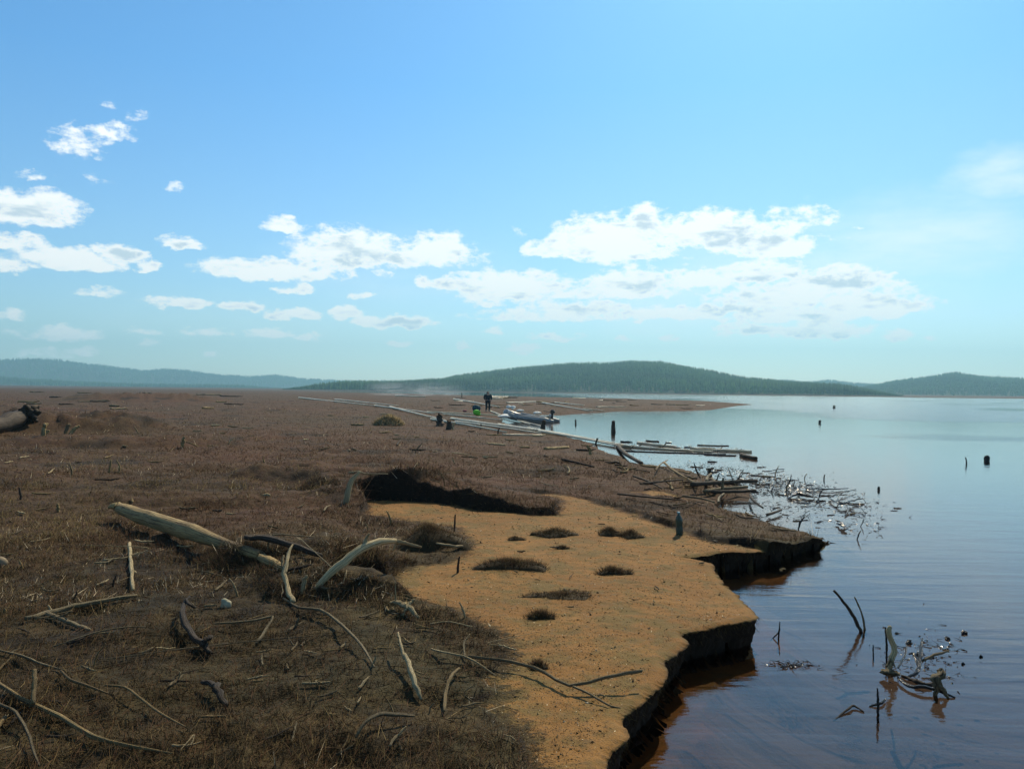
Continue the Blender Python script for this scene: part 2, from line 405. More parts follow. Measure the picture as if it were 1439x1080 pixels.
# ------------------------------------------------------------------ terrain
def build_ground():
    coarse = np.radians(np.arange(HALF+2.5, 360-HALF-1, 4.0))
    nr, na = len(RS), len(AZF)+len(coarse)
    GC = grid_fields(coarse)
    cat_ = lambda p, q: np.concatenate([p.reshape(nr, -1), q.reshape(nr, -1)], 1).ravel()
    x, y, z, s, sa, vg, far, land = [cat_(p, q) for p, q in zip(GF, GC)]
    # undercut the near bank: a ragged overhanging lip, the foot eaten back
    q = np.where((far < .3) & (land > .015) & (land < .999) & (np.hypot(x, y) > 1.5))[0]
    e = .03; xq, yq, zq = x[q], y[q], z[q]
    s0 = fields(xq, yq)[1]; gx = (fields(xq+e, yq)[1]-s0)/e; gy = (fields(xq, yq+e)[1]-s0)/e
    gl_ = np.hypot(gx, gy)+1e-6; gx /= gl_; gy /= gl_
    zr = np.clip(zq/BT, -.3, 1)
    al = (xq*gy-yq*gx)
    push = .13*(1-zr*.6)*ss(zr, -.3, .0) + .0**fbm(al*1.0, zq*1.6, .07, 4, 404)
    x = x.copy(); y = y.copy(); z = z.copy()
    push = push*(land[q] < .9); x[q] += gx*push; y[q] += gy*push; z[q] += .012*fbm(xq, yq, .05, 2, 406)*(zr > .2)
    idx = np.arange(nr*na).reshape(nr, na)
    a = idx[:-1, :]; b = idx[1:, :]
    F = np.stack([a, b, np.roll(b, -1, 1), np.roll(a, -1, 1)], -1).reshape(-1, 4)
    me = npmesh('ground', np.stack([x, y, z], 1), F[:, ::-1])
    r = np.hypot(x, y)
    wet = (1-far)*((land > .03) & (land < .93))*1.0  # bare soil on the bank step, with the shade of its face painted in
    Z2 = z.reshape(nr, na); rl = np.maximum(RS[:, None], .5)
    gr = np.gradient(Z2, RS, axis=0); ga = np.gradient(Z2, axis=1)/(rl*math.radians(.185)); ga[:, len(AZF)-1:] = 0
    slope = np.hypot(gr, ga).ravel(); wet = np.maximum(wet, ss(slope, .35, .8)*(z > .05)*(RS.repeat(na) < 25))  # steep scarps join the mask: dark peat plus painted shade
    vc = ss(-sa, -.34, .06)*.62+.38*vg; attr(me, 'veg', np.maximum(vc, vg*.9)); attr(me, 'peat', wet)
    attr(me, 'red', np.clip(ss(r, 6, 14)*(.62+.5*fbm(x, y, 7, 4, 77)), 0, 1))
    sl = ss(-z, .07, .22)*(1-.0*z)
    attr(me, 'silt', sl)
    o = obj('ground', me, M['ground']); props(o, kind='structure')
build_ground()

# ---- the eroded face of the bank, hung along the shoreline where it stands near us
def bank_face():
    i0 = LP.index(plane(*shore[0])); seq = LP[i0:i0+21]
    pre = [(.20, 1.6), (.30, 2.6)]
    pl = np.array(pre+list(seq)); D = np.concatenate([[0], np.cumsum(np.hypot(*np.diff(pl, axis=0).T))])
    t = np.arange(0, D[-1], .008); bx = np.interp(t, D, pl[:, 0]); by = np.interp(t, D, pl[:, 1])
    # settle every sample on the jittered shoreline
    for it in range(7):
        f = fields(bx, by)[1]-.018; e = .02
        gx = (fields(bx+e, by)[1]-.018-f)/e; gy = (fields(bx, by+e)[1]-.018-f)/e
        g2 = gx*gx+gy*gy+.2; st = np.clip(f/g2, -.06, .06)
        bx = bx-gx*st; by = by-gy*st
    k = 9; ker = np.ones(k)/k
    bx = np.convolve(np.pad(bx, k//2, 'edge'), ker, 'valid'); by = np.convolve(np.pad(by, k//2, 'edge'), ker, 'valid')
    tx = np.gradient(bx); ty = np.gradient(by); k = 31; ker = np.ones(k)/k
    tx = np.convolve(np.pad(tx, k//2, 'edge'), ker, 'valid'); ty = np.convolve(np.pad(ty, k//2, 'edge'), ker, 'valid')
    tl = np.hypot(tx, ty)+1e-9; nx, ny = ty/tl, -tx/tl       # towards the water
    top = np.maximum(H(bx-nx*.07, by-ny*.07), .03)
    lev = np.concatenate([[-.17, -.11, -.05, -.02], np.linspace(0, 1, 17)])
    V = []
    for u in lev:
        if u < 0:
            off = u+.03; z = np.maximum(H(bx+nx*(off-.03), by+ny*(off-.03)), top-.03)+(.005 if u > -.15 else -.02)
        else:
            off = .030-.115*u**.7; z = top*(1-u)-.13*u
        d3 = .045*fbm(t, z*.7+50, .22, 4, 501)+.02*fbm(t, z+5, .07, 3, 505)+.016*fbm(t, z*2.0+9, .025, 3, 502)
        wgt = ss(u, -.05, .1)
        o_ = off+d3*wgt
        zz = z+.012*fbm(t, z*0, .035, 3, 503)*(0 <= u <= .15)
        V.append(np.stack([bx+nx*o_, by+ny*o_, zz], 1))
    V = np.stack(V, 0); nl, m__ = V.shape[:2]
    V[3:5, :, 2] = (V[3:5, :, 2]+V[2:4, :, 2])/2
    idx = np.arange(nl*m__).reshape(nl, m__)
    F = np.stack([idx[:-1, :-1], idx[1:, :-1], idx[1:, 1:], idx[:-1, 1:]], -1).reshape(-1, 4)
    me = npmesh('eroded_bank', V.reshape(-1, 3), F)
    zt = V[..., 2].ravel()
    peat_shade = np.repeat(ss(lev, -.045, .07), m__)  # below the lip: peat tone with the shade of the face put into it
    attr(me, 'veg', np.repeat(fields(V[0, :, 0], V[0, :, 1])[3][None], nl, 0).ravel()); attr(me, 'peat', peat_shade); attr(me, 'red', zt*0); attr(me, 'silt', ss(-zt, .075, .13))
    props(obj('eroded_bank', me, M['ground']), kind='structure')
    return V
BF = bank_face()

# ---- water
m_, n = mat('lake_water'); M['water'] = m_
P = n.n('ShaderNodeNewGeometry').outputs['Position']
sxyz = n.n('ShaderNodeSeparateXYZ', {0: P})
dist = n.vm('LENGTH', P)
mp = n.n('ShaderNodeMapping', {'Vector': P, 'Rotation': (0, 0, R(28)), 'Scale': (.35, 2.2, 1)}).outputs[0]
swell = n.noise(mp, 1.6, 3, .5, dist=.6)
mp2 = n.n('ShaderNodeMapping', {'Vector': P, 'Rotation': (0, 0, R(14)), 'Scale': (1.0, 2.2, 1)}).outputs[0]
rip = n.noise(mp2, 5.5, 4, .6)
fine = n.noise(mp2, 26, 3, .6)
ruff = n.noise(P, .03, 3, .6)
ruffm = n.mr(n.math('ADD', ruff, n.mr(sxyz.outputs[0], 6, 40, -.22, .10, smooth=False)), .42, .58)
hh = n.math('ADD', n.math('MULTIPLY', swell, .0065), n.math('MULTIPLY', rip, n.mr(ruffm, 0, 1, .0014, .016)))
hh = n.math('ADD', hh, n.math('MULTIPLY', fine, n.mr(ruffm, 0, 1, .0003, .003)))
nb = n.bump(hh, 1.0, 1.0)
fr = n.n('ShaderNodeFresnel', {'IOR': 1.333, 'Normal': nb}).outputs[0]
gl = n.n('ShaderNodeBsdfGlossy', {'Color': (1, 1, 1, 1), 'Roughness': n.mr(ruffm, 0, 1, .03, .09), 'Normal': nb}).outputs[0]
tr = n.n('ShaderNodeBsdfTransparent', {'Color': (.66, .60, .55, 1)}).outputs[0]
mx = n.n('ShaderNodeMixShader', {0: fr, 1: tr, 2: gl}).outputs[0]
out(n, mx)
V = [(-40, -300, 0), (5100, -300, 0), (5100, 1700, 0), (-900, 1700, 0), (-40, 60, 0)]
me = npmesh('water', V, [np.array([[0, 1, 2, 3]]), np.array([[0, 3, 4]])], False)
props(obj('water', me, M['water']), kind='structure')

# ------------------------------------------------------------------ hills and forests
def ridge(name, prof, dist, depth, tree, base=1.0, seed=0):
    """a long hill whose crest follows the heights read off the photograph"""
    pr = np.array([(math.atan2(*(px_dir(a, b)[:2])), px_dir(a, b)[2]/np.hypot(*px_dir(a, b)[:2])) for a, b in prof])
    az_ = np.linspace(pr[0, 0], pr[-1, 0], 360); u = np.linspace(0, 1, 34)
    def surf(A_, U):
        crest = np.interp(A_, pr[:, 0], pr[:, 1])*dist+CZ-tree*.72
        r = dist-depth + U*depth*2
        bell = np.sin(np.clip(U, 0, 1)*math.pi)**.9
        xx = r*np.sin(A_); yy = r*np.cos(A_)
        zz = base + (np.maximum(crest, base+.5)-base)*bell*(1+.10*fbm(xx, yy, depth*.5, 3, seed)*(1-bell))
        edge = ss(A_, pr[0, 0], pr[0, 0]+.02)*ss(-A_, -pr[-1, 0], -pr[-1, 0]+.02)
        return xx, yy, (zz+3)*edge-3
    A_, U = np.meshgrid(az_, u, indexing='ij')
    xx, yy, zz = surf(A_.ravel(), U.ravel())
    idx = np.arange(len(az_)*len(u)).reshape(len(az_), len(u))
    F = np.stack([idx[:-1, :-1], idx[1:, :-1], idx[1:, 1:], idx[:-1, 1:]], -1).reshape(-1, 4)
    me = npmesh(name, np.stack([xx, yy, zz], 1), F[:, ::-1])
    props(obj(name, me, M['hill']), kind='structure')
    return surf, pr

m_, n = mat('forest_floor'); M['hill'] = m_
P = n.n('ShaderNodeNewGeometry').outputs['Position']
a = n.noise(P, .02, 4, .6)
out(n, principled(n, color=n.mix(a, (.030, .045, .022), (.055, .060, .030)), rough=1., spec=.1))
m_, n = mat('conifer_foliage'); M['conifer'] = m_
P = n.n('ShaderNodeNewGeometry').outputs['Position']
t = n.n('ShaderNodeAttribute', attribute_name='tint').outputs['Fac']
a = n.noise(P, .5, 3, .6); b = n.noise(P, .006, 3, .6)
cc = n.mix(t, (.028, .085, .034), (.105, .23, .055))
cc = n.mix(n.mr(b, .4, .65, 0, .6), cc, (.030, .060, .030))
cc = n.mix(n.mr(a, .3, .7, .5, 0), cc, (.015, .03, .015))
out(n, principled(n, color=cc, rough=1., spec=.1))

def forest(name, label, surf, pr, count, hgt, seed, lo=.0, hi=.62, bare=.05):
    rg = np.random.default_rng(seed)
    Az = rg.uniform(pr[0, 0], pr[-1, 0], count); U = lo+(hi-lo)*rg.uniform(0, 1, count)**.8
    x, y, z = surf(Az, U)
    keep = z > 0
    x, y, z, U = x[keep], y[keep], z[keep], U[keep]; k = len(x)
    Az = Az[keep]; h = hgt*np.clip(ss(Az, pr[0, 0], pr[0, 0]+.09)*ss(-Az, -pr[-1, 0], -pr[-1, 0]+.09), .12, 1)*rg.uniform(.55, 1.25, k)*(1+.25*fbm(x, y, 60, 2, seed)); wd = h*rg.uniform(.11, .21, k)
    tint = np.clip(.42+.75*fbm(x, y, 140, 4, seed+3)+rg.uniform(-.25, .25, k)-.3*U, 0, 1)
    ns = 5
    ang = np.arange(ns)*2*math.pi/ns
    Vs = []; Fs = []; T = []
    off = 0
    for (z0, z1, ws) in ((.10, .62, 1.0), (.42, 1.0, .62)):
        a_ = ang[None]+rg.uniform(0, 6.28, k)[:, None]
        rr = wd[:, None]*ws*rg.uniform(.7, 1.2, (k, ns))
        ring = np.stack([x[:, None]+rr*np.cos(a_), y[:, None]+rr*np.sin(a_), (z+h*z0)[:, None]+h[:, None]*rg.uniform(-.06, .06, (k, ns))], -1)
        tip = np.stack([x+wd*.1*rg.normal(size=k), y, z+h*z1], -1)[:, None]
        v = np.concatenate([ring, tip], 1)
        base_ = off+np.arange(k)[:, None]*(ns+1)
        for i in range(ns):
            Fs.append(np.concatenate([base_+i, base_+(i+1) % ns, base_+ns], 1))
        Vs.append(v.reshape(-1, 3)); T.append(np.repeat(tint, ns+1)); off += k*(ns+1)
    me = npmesh(name, np.concatenate(Vs), np.concatenate(Fs), False)
    attr(me, 'tint', np.concatenate(T))
    o = obj(name, me, M['conifer']); props(o, label, 'forest', kind='stuff')

pC = [(380,545),(430,543),(500,540),(560,539),(620,536),(640,531),(680,526),(750,519),(800,515),(850,514.5),(890,511.5),(930,512.5),(970,519),(1010,528),(1050,535),(1100,539),(1160,543),(1230,547),(1290,552)]
pB = [(980,540),(1040,533),(1090,535.5),(1105,534),(1130,538),(1165,534.5),(1200,538.5),(1240,541),(1300,546),(1350,552)]
pR = [(1150,549),(1200,543),(1230,540),(1260,536),(1290,532),(1320,528),(1345,524.5),(1365,528),(1390,531.5),(1439,533.5),(1500,538),(1600,536),(1750,545)]
pL = [(-220,530),(-120,516),(-60,509),(0,506),(50,504.5),(80,506),(120,511),(160,516),(200,521),(235,519),(262,521),(310,527),(350,529.5),(388,527),(420,532),(480,535),(560,538),(640,541),(700,546)]
pF = [(-220,522),(-60,528),(0,530),(60,533),(120,537),(200,540),(300,541.5),(380,543),(430,545)]
sC, prC = ridge('central_hills', pC, 1650, 590, 9, seed=1)
sB, prB = ridge('middle_hills', pB, 3400, 500, 10, seed=2)
sR, prR = ridge('right_hills', pR, 2500, 700, 10, seed=3)
sL, prL = ridge('left_hills', pL, 4300, 700, 12, seed=4)
sF, prF = ridge('left_foothills', pF, 2900, 500, 10, seed=5)
forest('hillside_forest', 'green conifer forest covering the broad central hill beyond the lake', sC, prC, 34000, 11.5, 1)
forest('hillside_forest', 'hazy forest on the low middle hills between central and right hill', sB, prB, 6000, 13, 2)
forest('hillside_forest', 'dark blue-green forest over the peaked hill on the far right shore', sR, prR, 14000, 12, 3)
forest('hillside_forest', 'pale blue distant forest on the long mountain ridge at far left', sL, prL, 14000, 16, 4)
forest('hillside_forest', 'low green wood at the foot of the blue left ridge', sF, prF, 9000, 11, 5)

# ------------------------------------------------------------------ driftwood
def tube(pts, rad, ns=7, seg=None, rough=.12, cap=True, seed=None):
    """tapered, slightly gnarled limb through pts (world), rad per point"""
    rg = np.random.default_rng(seed if seed is not None else rng.integers(1 << 30))
    P = np.array(pts, float); rd = np.array(rad, float)
    n_ = len(P)
    seg = seg or max(2, int(18/n_))
    Pe = np.vstack([2*P[0]-P[1], P, 2*P[-1]-P[-2]])
    C = []; Rr = []
    for i in range(n_-1):
        p0, p1, p2, p3 = Pe[i:i+4]
        for k in range(seg):
            t = k/seg
            C.append(.5*((2*p1)+(-p0+p2)*t+(2*p0-5*p1+4*p2-p3)*t*t+(-p0+3*p1-3*p2+p3)*t**3))
            Rr.append(rd[i]+(rd[i+1]-rd[i])*t)
    C.append(P[-1]); Rr.append(rd[-1])
    C = np.array(C); Rr = np.array(Rr); m__ = len(C)
    L = np.concatenate([[0], np.cumsum(np.linalg.norm(np.diff(C, axis=0), axis=1))])
    C[1:-1] += rg.normal(size=(m__-2, 3))*Rr[1:-1, None]*rough*1.2
    T = np.gradient(C, axis=0); T /= np.linalg.norm(T, axis=1)[:, None]+1e-9
    upv = np.array([0, 0, 1.]) if abs(T[:, 2]).mean() < .8 else np.array([0, 1., 0])
    S = np.cross(T, upv); S /= np.linalg.norm(S, axis=1)[:, None]+1e-9
    U = np.cross(S, T)
    ang = np.arange(ns)*2*math.pi/ns
    lob = 1+rough*rg.normal(size=ns)[None]*.8+rough*rg.normal(size=(m__, ns))*.7
    rr = Rr[:, None]*lob
    V = C[:, None]+S[:, None]*(np.cos(ang)[None, :, None]*rr[..., None])+U[:, None]*(np.sin(ang)[None, :, None]*rr[..., None])
    G = np.stack([np.broadcast_to(np.cos(ang)*.06, (m__, ns)), np.broadcast_to(np.sin(ang)*.06, (m__, ns)), np.broadcast_to(L[:, None]*.12, (m__, ns))], -1)
    V = V.reshape(-1, 3); G = G.reshape(-1, 3)
    idx = np.arange(m__*ns).reshape(m__, ns)
    F4 = np.stack([idx[:-1], np.roll(idx[:-1], -1, 1), np.roll(idx[1:], -1, 1), idx[1:]], -1).reshape(-1, 4)
    F3 = []
    if cap:
        e0 = C[0]-T[0]*Rr[0]*.35; e1 = C[-1]+T[-1]*Rr[-1]*.5
        k = len(V); V = np.vstack([V, e0, e1]); G = np.vstack([G, G[0]*0, G[-1]*0+(0, 0, L[-1]*.12)])
        F3 = [(k, (i+1) % ns, i) for i in range(ns)] + [(k+1, idx[-1, i], idx[-1, (i+1) % ns]) for i in range(ns)]
    return V, F4, np.array(F3, int).reshape(-1, 3), G
def tubes_mesh(name, lst, origin):
    Vs, F4, F3, Gs = [], [], [], []; off = 0
    for (V, a, b, G) in lst:
        Vs.append(V-origin); Gs.append(G); F4.append(a+off); F3.append(b+off); off += len(V)
    me = npmesh(name, np.vstack(Vs), [np.vstack(F4), np.vstack(F3)])
    attr(me, 'grain', np.vstack(Gs), 'FLOAT_VECTOR')
    return me
LIMB=0
def limb(name, label, cat, pts, rad, material, group=None, parts=(), ns=7, rough=.12, seed=None):
    """pts, rad in metres; parts = [(name, pts, rad)] side limbs as children"""
    pts = [np.array(p, float) for p in pts]; og = pts[0].copy()
    me = tubes_mesh(name, [tube(pts, rad, ns, rough=rough, seed=seed)], og)
    o = obj(name, me, M[material], loc=og); props(o, label, cat, group)
    for (pn, pp_, pr_) in parts:
        pm = tubes_mesh(pn, [tube([np.array(q, float) for q in pp_], pr_, 6, rough=rough)], og)
        obj(pn, pm, M[material], parent=o)
    return o
def ppts(lst):
    """(px, py, lift_m, radius_px) on the ground -> metres"""
    P_, R_ = [], []
    for (a, b, lf, rp) in lst:
        p = g(a, b+0.0, 0); D = math.sqrt(p[0]**2+p[1]**2)
        r = .62*rp/FPX*D
        P_.append(p+np.array([0, 0, lf+r*.6])); R_.append(r)
    return P_, R_
def lying(name, label, cat, lst, material='pale', parts=(), group=None, **kw):
    P_, R_ = ppts(lst)
    pts_ = []
    for (pn, pl) in parts:
        a, b = ppts(pl); pts_.append((pn, a, b))
    return limb(name, label, cat, P_, R_, material, group, pts_, **kw)
def upright(name, label, cat, lst, material='pale', parts=(), group=None, sink=.04, **kw):
    """standing pieces: first point on the ground, the others in the upright plane through it; (px,py,toward_m,radius_px)"""
    b0 = g(lst[0][0], lst[0][1]); Y = b0[1]
    def cv(l, first):
        P_, R_ = [], []
        for i, (a, b, dy, rp) in enumerate(l):
            if first and i == 0: p = b0-np.array([0, 0, sink])
            else: p = at_y(a, b, Y+dy)
            P_.append(p); R_.append(.88*rp/FPX*math.hypot(p[0], p[1]))
        return P_, R_
    P_, R_ = cv(lst, True)
    pts_ = [(pn,)+cv(pl, False) for (pn, pl) in parts]
    return limb(name, label, cat, P_, R_, material, group, pts_, **kw)


def pole(name, label, cat, a, b, rpx, material='silver', group=None, lift=0., taper=.6, bend=.0, end=None, **kw):
    """a straight pole or log between two places on the ground (px, py)"""
    p0 = g(*a); p1 = g(*b)
    D0, D1 = np.hypot(*p0[:2]), np.hypot(*p1[:2])
    k = 7; t = np.linspace(0, 1, k)[:, None]
    L = p0+(p1-p0)*t
    rpx = rpx*(1.12 if material == 'silver' else 1); r0 = rpx/FPX*D0; r1 = rpx*taper/FPX*D1
    if D1 > D0*1.3: r1 = min(r1, r0*.9)
    hh_ = np.maximum(H(L[:, 0], L[:, 1]), 0)
    L[:, 2] += max(0, float((hh_-L[:, 2]).max()))*.7 + r0*.55 + lift
    side = np.cross(p1-p0, (0, 0, 1)); side /= np.linalg.norm(side)+1e-9
    L += side*(np.sin(t*math.pi)*bend)
    rad = (r0+(r1-r0)*t[:, 0])
    return limb(name, label, cat, L, rad, material, group, ns=6, rough=.06, **kw)

# ---- the large foreground pieces
pA, pB_ = g(168, 732), g(366, 786); pC_ = g(398, 799); DA, DB = math.hypot(*pA[:2]), math.hypot(*pB_[:2])
rA, rB = 8.2/FPX*DA, 7.6/FPX*DB; pA[2] += .12+rA*.6; pB_[2] += rB*.7; pC_[2] += rB*.3
tt = np.linspace(0, 1, 6)[:, None]
big = limb('fallen_log', 'thick pale barkless log lying slanted on the dark mat, broken into two lengths', 'log', pA+(pB_-pA)*tt, [rA*.86, rA*1.05, rA*1.1, rA*1.05, rB, rB*.95], 'tan', None,
  [('broken_end', [pB_+(pC_-pB_)*t+np.array([0, 0, -.01]) for t in (.06, .5, 1)], [rB*.85, rB*.9, rB*.6]), ('snapped_stub', [pA+(-.02, 0, .02), pA+(-.10, .02, .03), pA+(-.16, .03, .0)], [rA*.8, rA*.5, rA*.2])], ns=14, rough=.05, seed=3)
arch = upright('arched_branch', 'thick bleached branch arching up out of the dark hollow in the mid ground', 'branch',
  [(437,824,0,3.5),(462,806,.05,6),(484,788,.10,7),(500,775,.17,6.5),(515,766,.25,7),(534,760,.34,6),(556,759,.45,4)], 'pale',
  parts=[('prong', [(513,766,.25,4.5),(515,756,.25,3),(519,749,.22,1.2)]), ('thin_end', [(553,759,.45,5),(572,763,.5,2.8),(592,768,.55,1.8)])], ns=12, rough=.06, seed=5)
upright('leaning_stick', 'curved pale stick standing up against the dark scarp, a thin twig at its top', 'stick',
  [(486,706,0,4.5),(489,690,.03,4.6),(495,674,.08,4),(506,662,.12,2.2)], 'pale', parts=[('twig', [(505,662,.12,1.6),(516,665,.14,1),(545,665,.2,.8)])], ns=9, rough=.06)
lying('birch_stick', 'short whitish birch stick pointing away from the viewer below the thick log', 'stick', [(187,832,.02,3),(184,800,.03,3.6),(182,770,.05,3)], 'pale', ns=8, rough=.12)
lying('dark_log', 'slim brown log lying at the left with a shorter stub beneath it', 'log', [(36,874,.02,4.5),(90,864,.04,5.5),(140,853,.04,5),(192,841,.02,3.5)], 'grey',
  parts=[('stub', [(66,868,.03,4),(95,879,.02,4.5),(126,886,.0,4)])], ns=9)
lying('long_branch', 'longest curved brown branch crossing the bottom left corner', 'branch', [(-20,955,.04,3.5),(0,972,.04,4),(30,995,.05,4.2),(85,1020,.05,4.4),(130,1046,.04,4.5),(180,1056,.03,3.8),(242,1064,.02,2.2)], 'tan',
  parts=[('stub', [(46,1003,.05,4),(48,990,.12,4),(48,980,.15,3.4)])], ns=9)
lying('curved_branch', 'thin pale branch curving down to the bottom edge in the left corner', 'branch', [(-12,988,.03,3),(0,1000,.04,3),(22,1015,.05,3.2),(38,1040,.04,3),(46,1062,.03,2.6),(55,1082,.02,2)], 'grey')
lying('curved_branch', 'thin wavy brown branch above the longest corner branch', 'branch', [(86,950,.03,2.6),(98,964,.04,2.8),(118,972,.04,2.6),(152,979,.02,1.6)], 'tan')
lying('curved_branch', 'thin arched pale branch in the middle of the left foreground', 'branch', [(148,970,.03,2),(175,978,.05,2.4),(200,996,.05,2.4),(225,1012,.04,2.2),(262,1027,.02,1.4)], 'tan')
lying('thin_branch', 'long thin dark branch lying at the left edge above the corner branches', 'branch', [(-10,916,.02,2.4),(30,928,.03,2.6),(60,940,.03,2.6),(90,946,.02,1.6)], 'grey')
lying('gnarled_root', 'gnarled dark root with pale tip standing in the left middle foreground', 'root', [(262,862,.10,4),(256,878,.08,5.5),(266,898,.05,7),(284,912,.03,7),(296,922,.02,5)], 'brown',
  parts=[('pale_tip', [(266,860,.12,2.4),(262,868,.13,3),(268,874,.12,3),(275,872,.1,2.2)]), ('knot', [(282,918,.05,4),(290,914,.07,6),(298,908,.06,4)])], rough=.2)
lying('bent_branch', 'thin branch bent back sharply at its tip beside the gnarled root', 'branch', [(300,882,.03,2),(330,884,.05,2.2),(360,883,.06,2.6),(383,880,.07,2.8),(376,890,.05,3),(368,900,.03,3.6),(360,908,.02,2.5)], 'grey')
lying('pale_root', 'wavy bleached root standing where the brown branch begins', 'root', [(412,850,.02,5),(405,836,.06,5),(401,822,.10,5),(404,808,.16,3.6),(411,797,.20,1.6)], 'pale', parts=[('side_root', [(401,824,.1,3.2),(396,815,.14,2.8),(398,810,.18,2)])], rough=.22)
lying('slender_branch', 'slender brown branch sloping from the wavy pale root towards the bottom centre', 'branch', [(398,846,.03,2.4),(420,859,.03,3),(450,867,.05,3.4),(480,890,.06,3.2),(508,918,.05,3),(526,944,.03,2)], 'grey')
lying('bleached_stick', 'thick short bleached stick lying point down at the bottom centre, dark stub behind', 'stick', [(592,988,.02,3.5),(585,973,.03,7),(578,958,.05,7),(572,944,.07,5.5),(568,938,.08,4)], 'pale',
  parts=[('dark_stub', [(568,940,.06,5),(562,930,.12,3.6),(559,922,.15,2.8)])], ns=10)
lying('bleached_stick', 'slim curved stick right of the thick bleached one at bottom centre', 'stick', [(624,1004,.02,3),(627,980,.04,3.6),(634,962,.05,3.6),(645,948,.04,2.4)], 'tan')
lying('bowed_branch', 'bowed brown branch near the bottom edge below the bleached stick', 'branch', [(500,1042,.02,3.2),(512,1030,.05,4),(532,1022,.06,5),(556,1019,.05,5),(582,1014,.03,3.4)], 'grey')
lying('forked_branch', 'long forked branch reaching over the orange sand towards the bank edge', 'branch', [(653,927,.02,3.6),(668,932,.04,3.4),(700,938,.05,3.2),(735,945,.05,3.4),(765,956,.05,3.6),(800,973,.04,3.6),(850,969,.07,3.8),(880,968,.09,3.8),(902,966,.10,3.2)], 'grey',
  parts=[('fork', [(805,974,.04,3),(830,983,.03,2.6),(855,993,.01,2.2),(872,1003,.005,1.6)]), ('twig', [(654,928,.02,2),(652,914,.05,1.8),(660,905,.07,1.2)])], ns=9)
lying('thin_branch', 'thin pale branch just left of the long forked branch', 'branch', [(606,916,.02,2),(630,926,.04,2),(660,934,.04,2),(697,951,.01,1.2)], 'pale')
lying('dark_root', 'short dark knobbly root in the lower left centre', 'root', [(284,968,.04,4),(298,976,.05,6.5),(308,986,.04,7),(318,997,.02,4)], 'brown', rough=.25)
lying('bleached_fragment', 'splintered whitish root fragment near the edge of the sand', 'driftwood', [(548,852,.03,3),(562,857,.05,4.6),(572,863,.05,5),(588,872,.02,3)], 'pale', parts=[('splinter', [(566,868,.02,3.4),(576,861,.07,4),(582,858,.09,2)])], rough=.3)
lying('thin_branch', 'thin branch lying along the sand edge below the splintered fragment', 'branch', [(604,880,.02,1.6),(630,879,.03,1.6),(664,884,.02,1.2)], 'pale')
upright('small_post', 'thin dark twig standing upright in the sand right of the tussock', 'twig', [(638,746,0,1.6),(639,735,.0,1.5),(640,722,.0,1.1)], 'brown')
upright('small_post', 'thin dark twig standing in the sand below the large tussock', 'twig', [(643,804,0,2),(644,792,.0,1.8),(646,781,.0,1.2)], 'brown')
lying('root_snag', 'whitish curved stick with a speckled end along the foot of the large tussock', 'stick', [(575,762,.05,2),(600,768,.05,2.4),(625,772,.05,2.6),(640,772,.03,3.4),(657,769,.02,2.4)], 'pale')
upright('bent_twig', 'thin whitish twig looping up behind the arched branch', 'twig', [(376,770,0,1.4),(378,758,.05,1.4),(388,750,.1,1.3),(420,752,.2,1.1),(455,755,.3,1)], 'grey')
upright('small_prong', 'small upright pale prong beside the foot of the arched branch', 'root', [(425,823,0,4),(428,815,0,3.4),(432,808,0,1.6)], 'pale')
lying('thin_branch', 'thin straight whitish twig crossing the dark hollow under the arched branch', 'twig', [(420,777,.14,1.2),(455,803,.10,1.2),(478,819,.06,1.2)], 'pale')
lying('side_log', 'greenish brown log half hidden in the hollow behind the thick log', 'log', [(345,765,.06,5),(380,772,.08,7),(420,781,.06,7),(452,787,.03,5)], 'brown')
lying('long_thin_stick', 'very long thin pale stick lying across the lower left mat', 'stick', [(150,930,.02,1.2),(260,919,.04,1.3),(360,908,.04,1.3),(440,897,.02,1)], 'grey')
lying('long_thin_stick', 'long thin stick lying level left of the gnarled root', 'stick', [(75,912,.02,1.3),(130,898,.04,1.5),(170,890,.04,1.5),(205,886,.03,1.2)], 'grey')
# shadowy and pale debris further back on the left
upright('slanting_snag', 'small orange-brown snag sticking up alone on the heath at left', 'stick', [(256,628,0,2.8),(257,620,0,3),(259,613,.0,1.6)], 'tan', parts=[('twig', [(262,620,0,1),(270,623,0,1),(279,627,.2,1)])])
for (a, b, lab) in [((54,614),(69,604),'stout short pale stick beside the root end of the rotten trunk'), ((60,603),(66,594),'stubby pale upright snag just right of the rotten trunk'), ((90,603),(99,596),'first of two short pale tilted logs right of the rotten trunk'), ((98,606),(112,598),'second of two short pale tilted logs right of the rotten trunk')]:
    upright('tilted_log', lab, 'log', [(a[0], a[1], 0, 2.6), ((a[0]+b[0])/2, (a[1]+b[1])/2, .1, 2.6), (b[0], b[1], .2, 1.8)], 'tan', ns=7)
# a big rotten trunk with its root plate
tr_ = pole('rotten_trunk', 'big dark rotten trunk with ragged root end at the left edge', 'fallen tree', (-60, 618), (30, 603), 9, 'brown', taper=1.15)
og = np.array(tr_.location)
for k in range(7):
    c0 = g(36, 604)+np.array([0, 0, .28]); an = k*.9+.3
    e = c0+np.array([.22+.25*math.cos(an), .35*math.sin(an*1.7), .34*math.sin(an)])
    obj('root', tubes_mesh('root', [tube([c0-(.15, 0, 0), (c0+e)/2+(0, 0, .03), e], [.22, .13, .04], 7, rough=.2)], og), M['brown'], parent=tr_)

